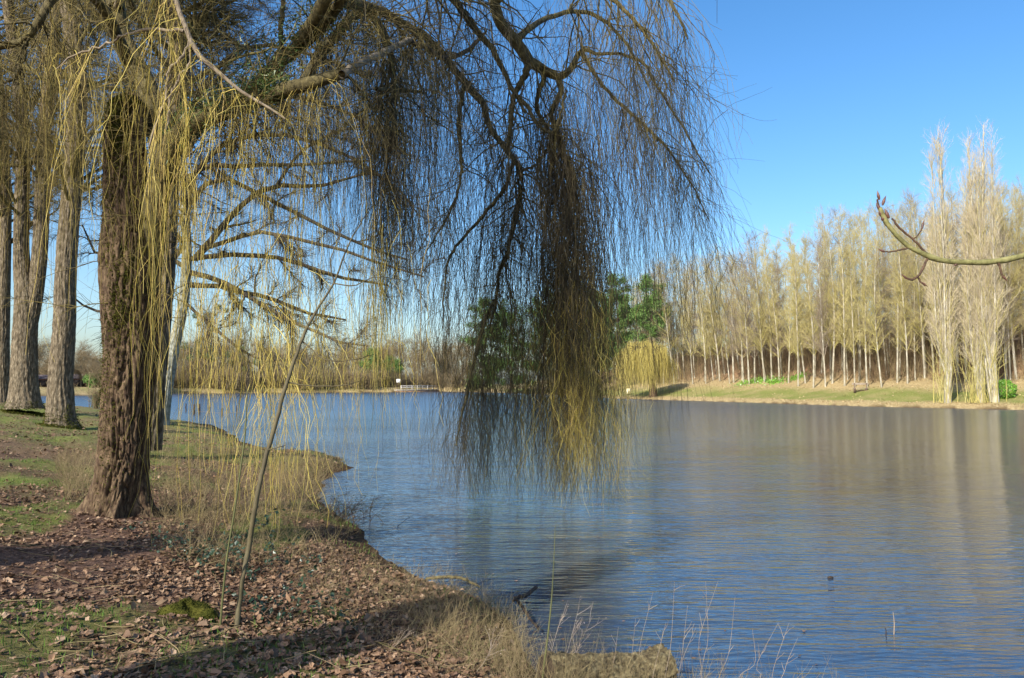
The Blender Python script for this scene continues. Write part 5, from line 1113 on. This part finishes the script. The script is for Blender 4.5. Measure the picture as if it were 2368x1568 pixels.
# ================================================================== FAR LEFT SHORE
def far_shore():
    g = np.random.default_rng(161)
    GR = 'bare trees on the far left shore'
    def crown(seed, h, w, trunk=True, dens=1.0, m='far_scrub', twigr=.03):
        g = np.random.default_rng(seed); K = 10; t = np.linspace(0, 1, K); pc = np.stack([.3 * np.sin(t * 3 + seed), .3 * np.cos(t * 2 + seed), h * t * .9 - .3], -1)[None]; pr = (.28 * (1 - .85 * t) * h / 15)[None]
        l1 = grow((pc, pr), int(40 * dens), (.15, .98), (30, 70), L=w, K=7, trop=(0, 0, .1), wob=.14, rr=.4, rmin=.04, g=g); l2 = grow(l1, int(380 * dens), (.15, 1), (25, 60), L=w * .45, K=4, trop=(0, 0, .08), rr=.5, rmin=.028, rmax=.05, g=g)
        l3 = grow(l2, int(2000 * dens), (.1, 1), (20, 60), L=w * .22, K=3, trop=(0, 0, .06), rr=.7, rmin=twigr * .8, rmax=twigr, g=g)
        return [('trunk', [tubes(pc, pr, 7)], 'poplar_bark'), ('branches', [tubes(*l1, 4), tubes(*l2, 3)], m), ('twigs', [tubes(*l3, 3)], m)]
    def bushy(seed, h, w):
        g = np.random.default_rng(seed); n = 60; b = np.stack([g.normal(0, w * .3, n), g.normal(0, w * .3, n), np.zeros(n)], -1); a = stems(b, g.uniform(.5, 1, n) * h, g, K=6, lean=.35, wob=.1, r=.05, sub=0)[0]
        l2 = grow(a, 500, (.1, 1), (25, 60), L=h * .35, K=4, rr=.5, rmin=.03, trop=(0, 0, .05), g=g); l3 = grow(l2, 2600, (.1, 1), (20, 60), L=h * .16, K=3, rmin=.024, rmax=.03, g=g)
        return [('stems', [tubes(*a, 4)], 'far_scrub'), ('twigs', [tubes(*l2, 3), tubes(*l3, 3)], 'far_scrub')]
    tp = [[proto_obj('far_tree', crown(500 + k, 14, 5.0), 'x', 'tree', GR), False] for k in range(4)]
    bp = [[proto_obj('far_bush', bushy(520 + k, 6.5, 6), 'x', 'bush', 'bare bushes on the far left shore'), False] for k in range(3)]
    def place(pool, x, y, s, sz, lb):
        pr = pool[g.integers(0, len(pool))]
        if pr[1]: o = copy_tree(pr[0])
        else: o = pr[0]; pr[1] = True
        o.location = (x, y, ground_at(x, y) - .1); o.rotation_euler = (0, 0, g.uniform(0, 6.28)); o.scale = (s, s, sz); o['label'] = lb
    def fs(u, d):
        x0 = (u - W_ / 2) / F; Ys = np.linspace(100, 420, 2500); xs = x0 * Ys; ins = inlake(xs, Ys); k0 = np.where(ins)[0].max(); k = np.where((segdist(xs, Ys, far_l) >= d) & (np.arange(2500) > k0))[0]; return xs[k[0]], Ys[k[0]]
    for u in np.arange(60, 1075, 30):
        x, y = fs(u + g.uniform(-10, 10), g.uniform(12, 26)); vt = np.interp(u, [0, 250, 450, 700, 900, 1050], [790, 815, 800, 805, 800, 800]) + g.uniform(-14, 18); s = (CAMZ + (888 - vt) / F * y - 2.2) / 14; place(tp, x, y, max(.75, s), s, 'bare brownish tree in the row along the far left shore')
    for u in np.arange(240, 1060, 24):
        if 870 < u < 1015: d = 9
        else: d = g.uniform(3.5, 9)
        x, y = fs(u + g.uniform(-8, 8), d); s = g.uniform(.75, 1.15); place(bp, x, y, s, s, 'low brown bare bush on the far left shore behind the water')
    for u in np.arange(70, 240, 30): x, y = fs(u, 55); place(bp, x, y, 1, 1, 'bare bush behind the huts on the far left')
    # second line deeper
    for u in np.arange(100, 1100, 26):
        x, y = fs(u + g.uniform(-10, 10), g.uniform(34, 60)); vt = np.interp(u, [0, 250, 450, 900, 1050], [790, 805, 800, 800, 795]) + g.uniform(-8, 20); s = (CAMZ + (888 - vt) / F * y - 2.2) / 14; place(tp, x, y, s, s, 'bare tree in the back row beyond the far left shore, haze put into its colour')
    # mistletoe tree
    for (u, vt, nm, lb, sd) in ((478, 690, 22, 'tall far tree full of round mistletoe clumps right of the leaning tree', 541), (560, 760, 8, 'slim far tree with a few mistletoe balls', 542)):
        x, y = fs(u, 6); z = ground_at(x, y); h = CAMZ + (888 - vt) / F * y - z; root = thing('mistletoe_tree', (x, y, z), lb, 'tree')
        pp = crown(sd, h, h * .26, dens=1.1); 
        for n_, p_, m_ in pp: build(n_, p_, m_, root)
        gg = np.random.default_rng(sd)
        for k in range(nm):
            c = np.array([gg.normal(0, h * .11), gg.normal(0, h * .1), gg.uniform(.3, .92) * h]); q = c + unit(gg.normal(0, 1, (260, 3))) * gg.uniform(.3, 1, (260, 1)) ** .5 * gg.uniform(.7, 1.3)
            build('mistletoe', [leaves(q, gg.uniform(.25, .5, 260), 'tri', g=gg, stretch=3)], 'ivy_leaf', root, smooth=False)
    x, y = fs(860, 10); pine(x, y, 11.5, 5, 551, 'dark evergreen tree among the bare trees left of the white sign', low=.08, dens=.6, grp='evergreens on the far left shore')
    x, y = fs(905, 14); pine(x, y, 10, 4, 552, 'small dark evergreen directly behind the white sign', low=.08, dens=.5, grp='evergreens on the far left shore')
    x, y = fs(217, 9); pine(x, y, 3.4, 2.2, 553, 'low green evergreen shrub on the far bank beside the huts', low=.05, dens=.3, grp='evergreens on the far left shore')
    # sign
    Y = 236; x = atu(922, Y)[0]; x, y = fs(922, 3.0); z = ground_at(x, y); k = y / F
    root = thing('white_sign', (x, y, z), 'white square sign board on two posts on the far shore left of the fence', 'sign')
    zc = CAMZ + (888 - 881) * k; build('board', [box(-.55 - .1, .65, -.04, .04, zc - z - .55, zc - z + .6)], 'white_paint', root)
    for s in (-.4, .4): build('post', [box(s - .05, s + .05, .045, .13, -.2, zc - z + .4)], 'bench_leg', root)
    # weir and fence
    xa, ya = fs(916, .6); xb, yb = fs(1013, .6); L = math.hypot(xb - xa, yb - ya); an = math.atan2(yb - ya, xb - xa)
    root = thing('weir_wall', (xa, ya, 0), 'low stone and brick wall at the water line under the white fence', 'wall', rz=an)
    build('footing', [box(0, L, -.6, .5, -.6, .32)], 'weir_brick', root); build('wall', [box(.0, L, -.35, .6, .322, .7)], 'weir_stone', root); build('coping', [box(-.1, L + .1, -.45, .66, .702, .8)], 'fence_wood', root)
    xa, ya = fs(928, 2.2); xb, yb = fs(1012, 2.2); L = math.hypot(xb - xa, yb - ya); an = math.atan2(yb - ya, xb - xa); z = .8
    root = thing('rail_fence', (xa, ya, z), 'pale wooden rail fence on the weir at the far end of the lake', 'fence', rz=an)
    npst = 8
    for i in range(npst): build('post', [box(L * i / (npst - 1) - .08, L * i / (npst - 1) + .08, -.08, .08, -.4, 1.35)], 'fence_wood', root)
    for zz in (.62, 1.1): build('rail', [box(0, L, -.13, -.085, zz, zz + .2)], 'fence_wood', root)
    # huts
    for (u, w, h, lb) in ((180, 6.5, 3.3, 'dark hut with a low pitched roof beyond the lake, mostly behind a trunk'), (210, 5.0, 2.2, 'small reddish shed with an open front shown by a shade-dark panel beyond the lake'), (93, 7, 3.0, 'low pale-roofed building between the two left trees')):
        x, y = fs(u, 24); z = ground_at(x, y); root = thing('hut', (x, y, z), lb, 'hut', 'huts on the far left shore', rz=.3)
        build('wall', [box(-w / 2, w / 2, -2, 2, -.2, h * .65)], 'hut_wall', root)
        rv = np.array([(-w / 2 - .3, -2.4, h * .65 + .003), (w / 2 + .3, -2.4, h * .65 + .003), (w / 2 + .3, 2.4, h * .65 + .003), (-w / 2 - .3, 2.4, h * .65 + .003), (-w / 2 - .3, 0, h), (w / 2 + .3, 0, h)])
        build('roof', [(rv, np.array([(0, 1, 5, 4), (2, 3, 4, 5), (3, 2, 1, 0)])), (rv, np.array([(0, 4, 3), (1, 2, 5)]))], 'hut_roof', root, smooth=False)
        build('opening_shade', [box(-w * .1, w * .38, -2.02, -1.99, 0, h * .55)], 'hut_shade', root)  # dark panel on a solid wall, interior shade painted as colour
    # bank scrub / dry reeds on the far shore
    n = 9000; u = g.uniform(60, 1090, n); Yc = g.uniform(140, 300, n); xs = (u - W_ / 2) / F * Yc; d = segdist(xs, Yc, far_l); k = (~inlake(xs, Yc)) & (d < 7) & (Yc > 120); b = np.stack([xs[k], Yc[k], terrain(xs[k], Yc[k])], -1)
    a = stems(b, g.uniform(.5, 1.9, len(b)), g, K=4, lean=.4, r=.04, sub=3); o = build('shore_scrub', [tubes(*t, 3) for t in a], 'undergrowth'); tag(o, 'brown scrub covering the far left bank at the water line', 'scrub', kind='stuff')
    # column shrub near the willow on the near bank's far end
    b = P(224, 946, 74); x, y = b[0], b[1]; z = ground_at(x, y); root = thing('narrow_shrub', (x, y, z), 'narrow dark shrub at the water edge between the mossy tree and the willow', 'shrub')
    n = 60; bb = np.stack([g.normal(0, .25, n), g.normal(0, .25, n), np.zeros(n)], -1); a = stems(bb, g.uniform(1.2, 2.2, n), g, K=6, lean=.1, wob=.08, r=.02, sub=6); build('stems', [tubes(*a[0], 4), tubes(*a[1], 3)], 'undergrowth', root)
    q = along(a[0], 900, (.1, 1), .12, g); build('leaves', [leaves(q, g.uniform(.06, .14, 900), 'tri', g=g)], 'ivy_leaf', root, smooth=False)['kind'] = 'stuff'
far_shore()

# ================================================================== LIGHT, SKY, CAMERA
SUN_EL, SUN_AZ = 33.0, 35.0            # the sun is behind the camera to the left; AZ is measured from -Y towards -X
sd = Vector((-math.sin(R_(SUN_AZ)) * math.cos(R_(SUN_EL)), -math.cos(R_(SUN_AZ)) * math.cos(R_(SUN_EL)), math.sin(R_(SUN_EL))))
sl = bpy.data.lights.new('sun', 'SUN'); sl.energy = 4.6; sl.angle = R_(.53); sl.color = (1, .94, .84)
so = bpy.data.objects.new('sun', sl); C.objects.link(so); so.rotation_euler = sd.to_track_quat('Z', 'Y').to_euler()
w = bpy.data.worlds.new('World'); bpy.context.scene.world = w; w.use_nodes = True; nt = w.node_tree
bg = nt.nodes['Background']; sky = nt.nodes.new('ShaderNodeTexSky'); sky.sky_type = 'NISHITA'; sky.sun_disc = False
sky.sun_elevation = R_(SUN_EL); sky.sun_rotation = math.atan2(sd.x, sd.y); sky.altitude = 0; sky.air_density = 1.0; sky.dust_density = 1.8; sky.ozone_density = 3.0
hs = nt.nodes.new('ShaderNodeHueSaturation'); hs.inputs['Saturation'].default_value = 1.27
nt.links.new(sky.outputs[0], hs.inputs['Color']); nt.links.new(hs.outputs[0], bg.inputs[0]); bg.inputs[1].default_value = .15
cam = bpy.data.cameras.new('camera'); co = bpy.data.objects.new('camera', cam); C.objects.link(co); bpy.context.scene.camera = co
co.location = (0, 0, CAMZ); co.rotation_euler = (math.pi / 2 + PITCH, 0, 0)
cam.sensor_width = 36; cam.lens = 36 * F / W_; cam.clip_end = 6000; cam.clip_start = .05
sc = bpy.context.scene; sc.view_settings.view_transform = 'Standard'; sc.view_settings.look = 'None'; sc.view_settings.exposure = .62; sc.view_settings.gamma = 1
tv = sum(len(o.data.polygons) for o in bpy.data.objects if o.type == 'MESH'); print('FACES', tv, 'OBJ', len(bpy.data.objects), 'BYTES')
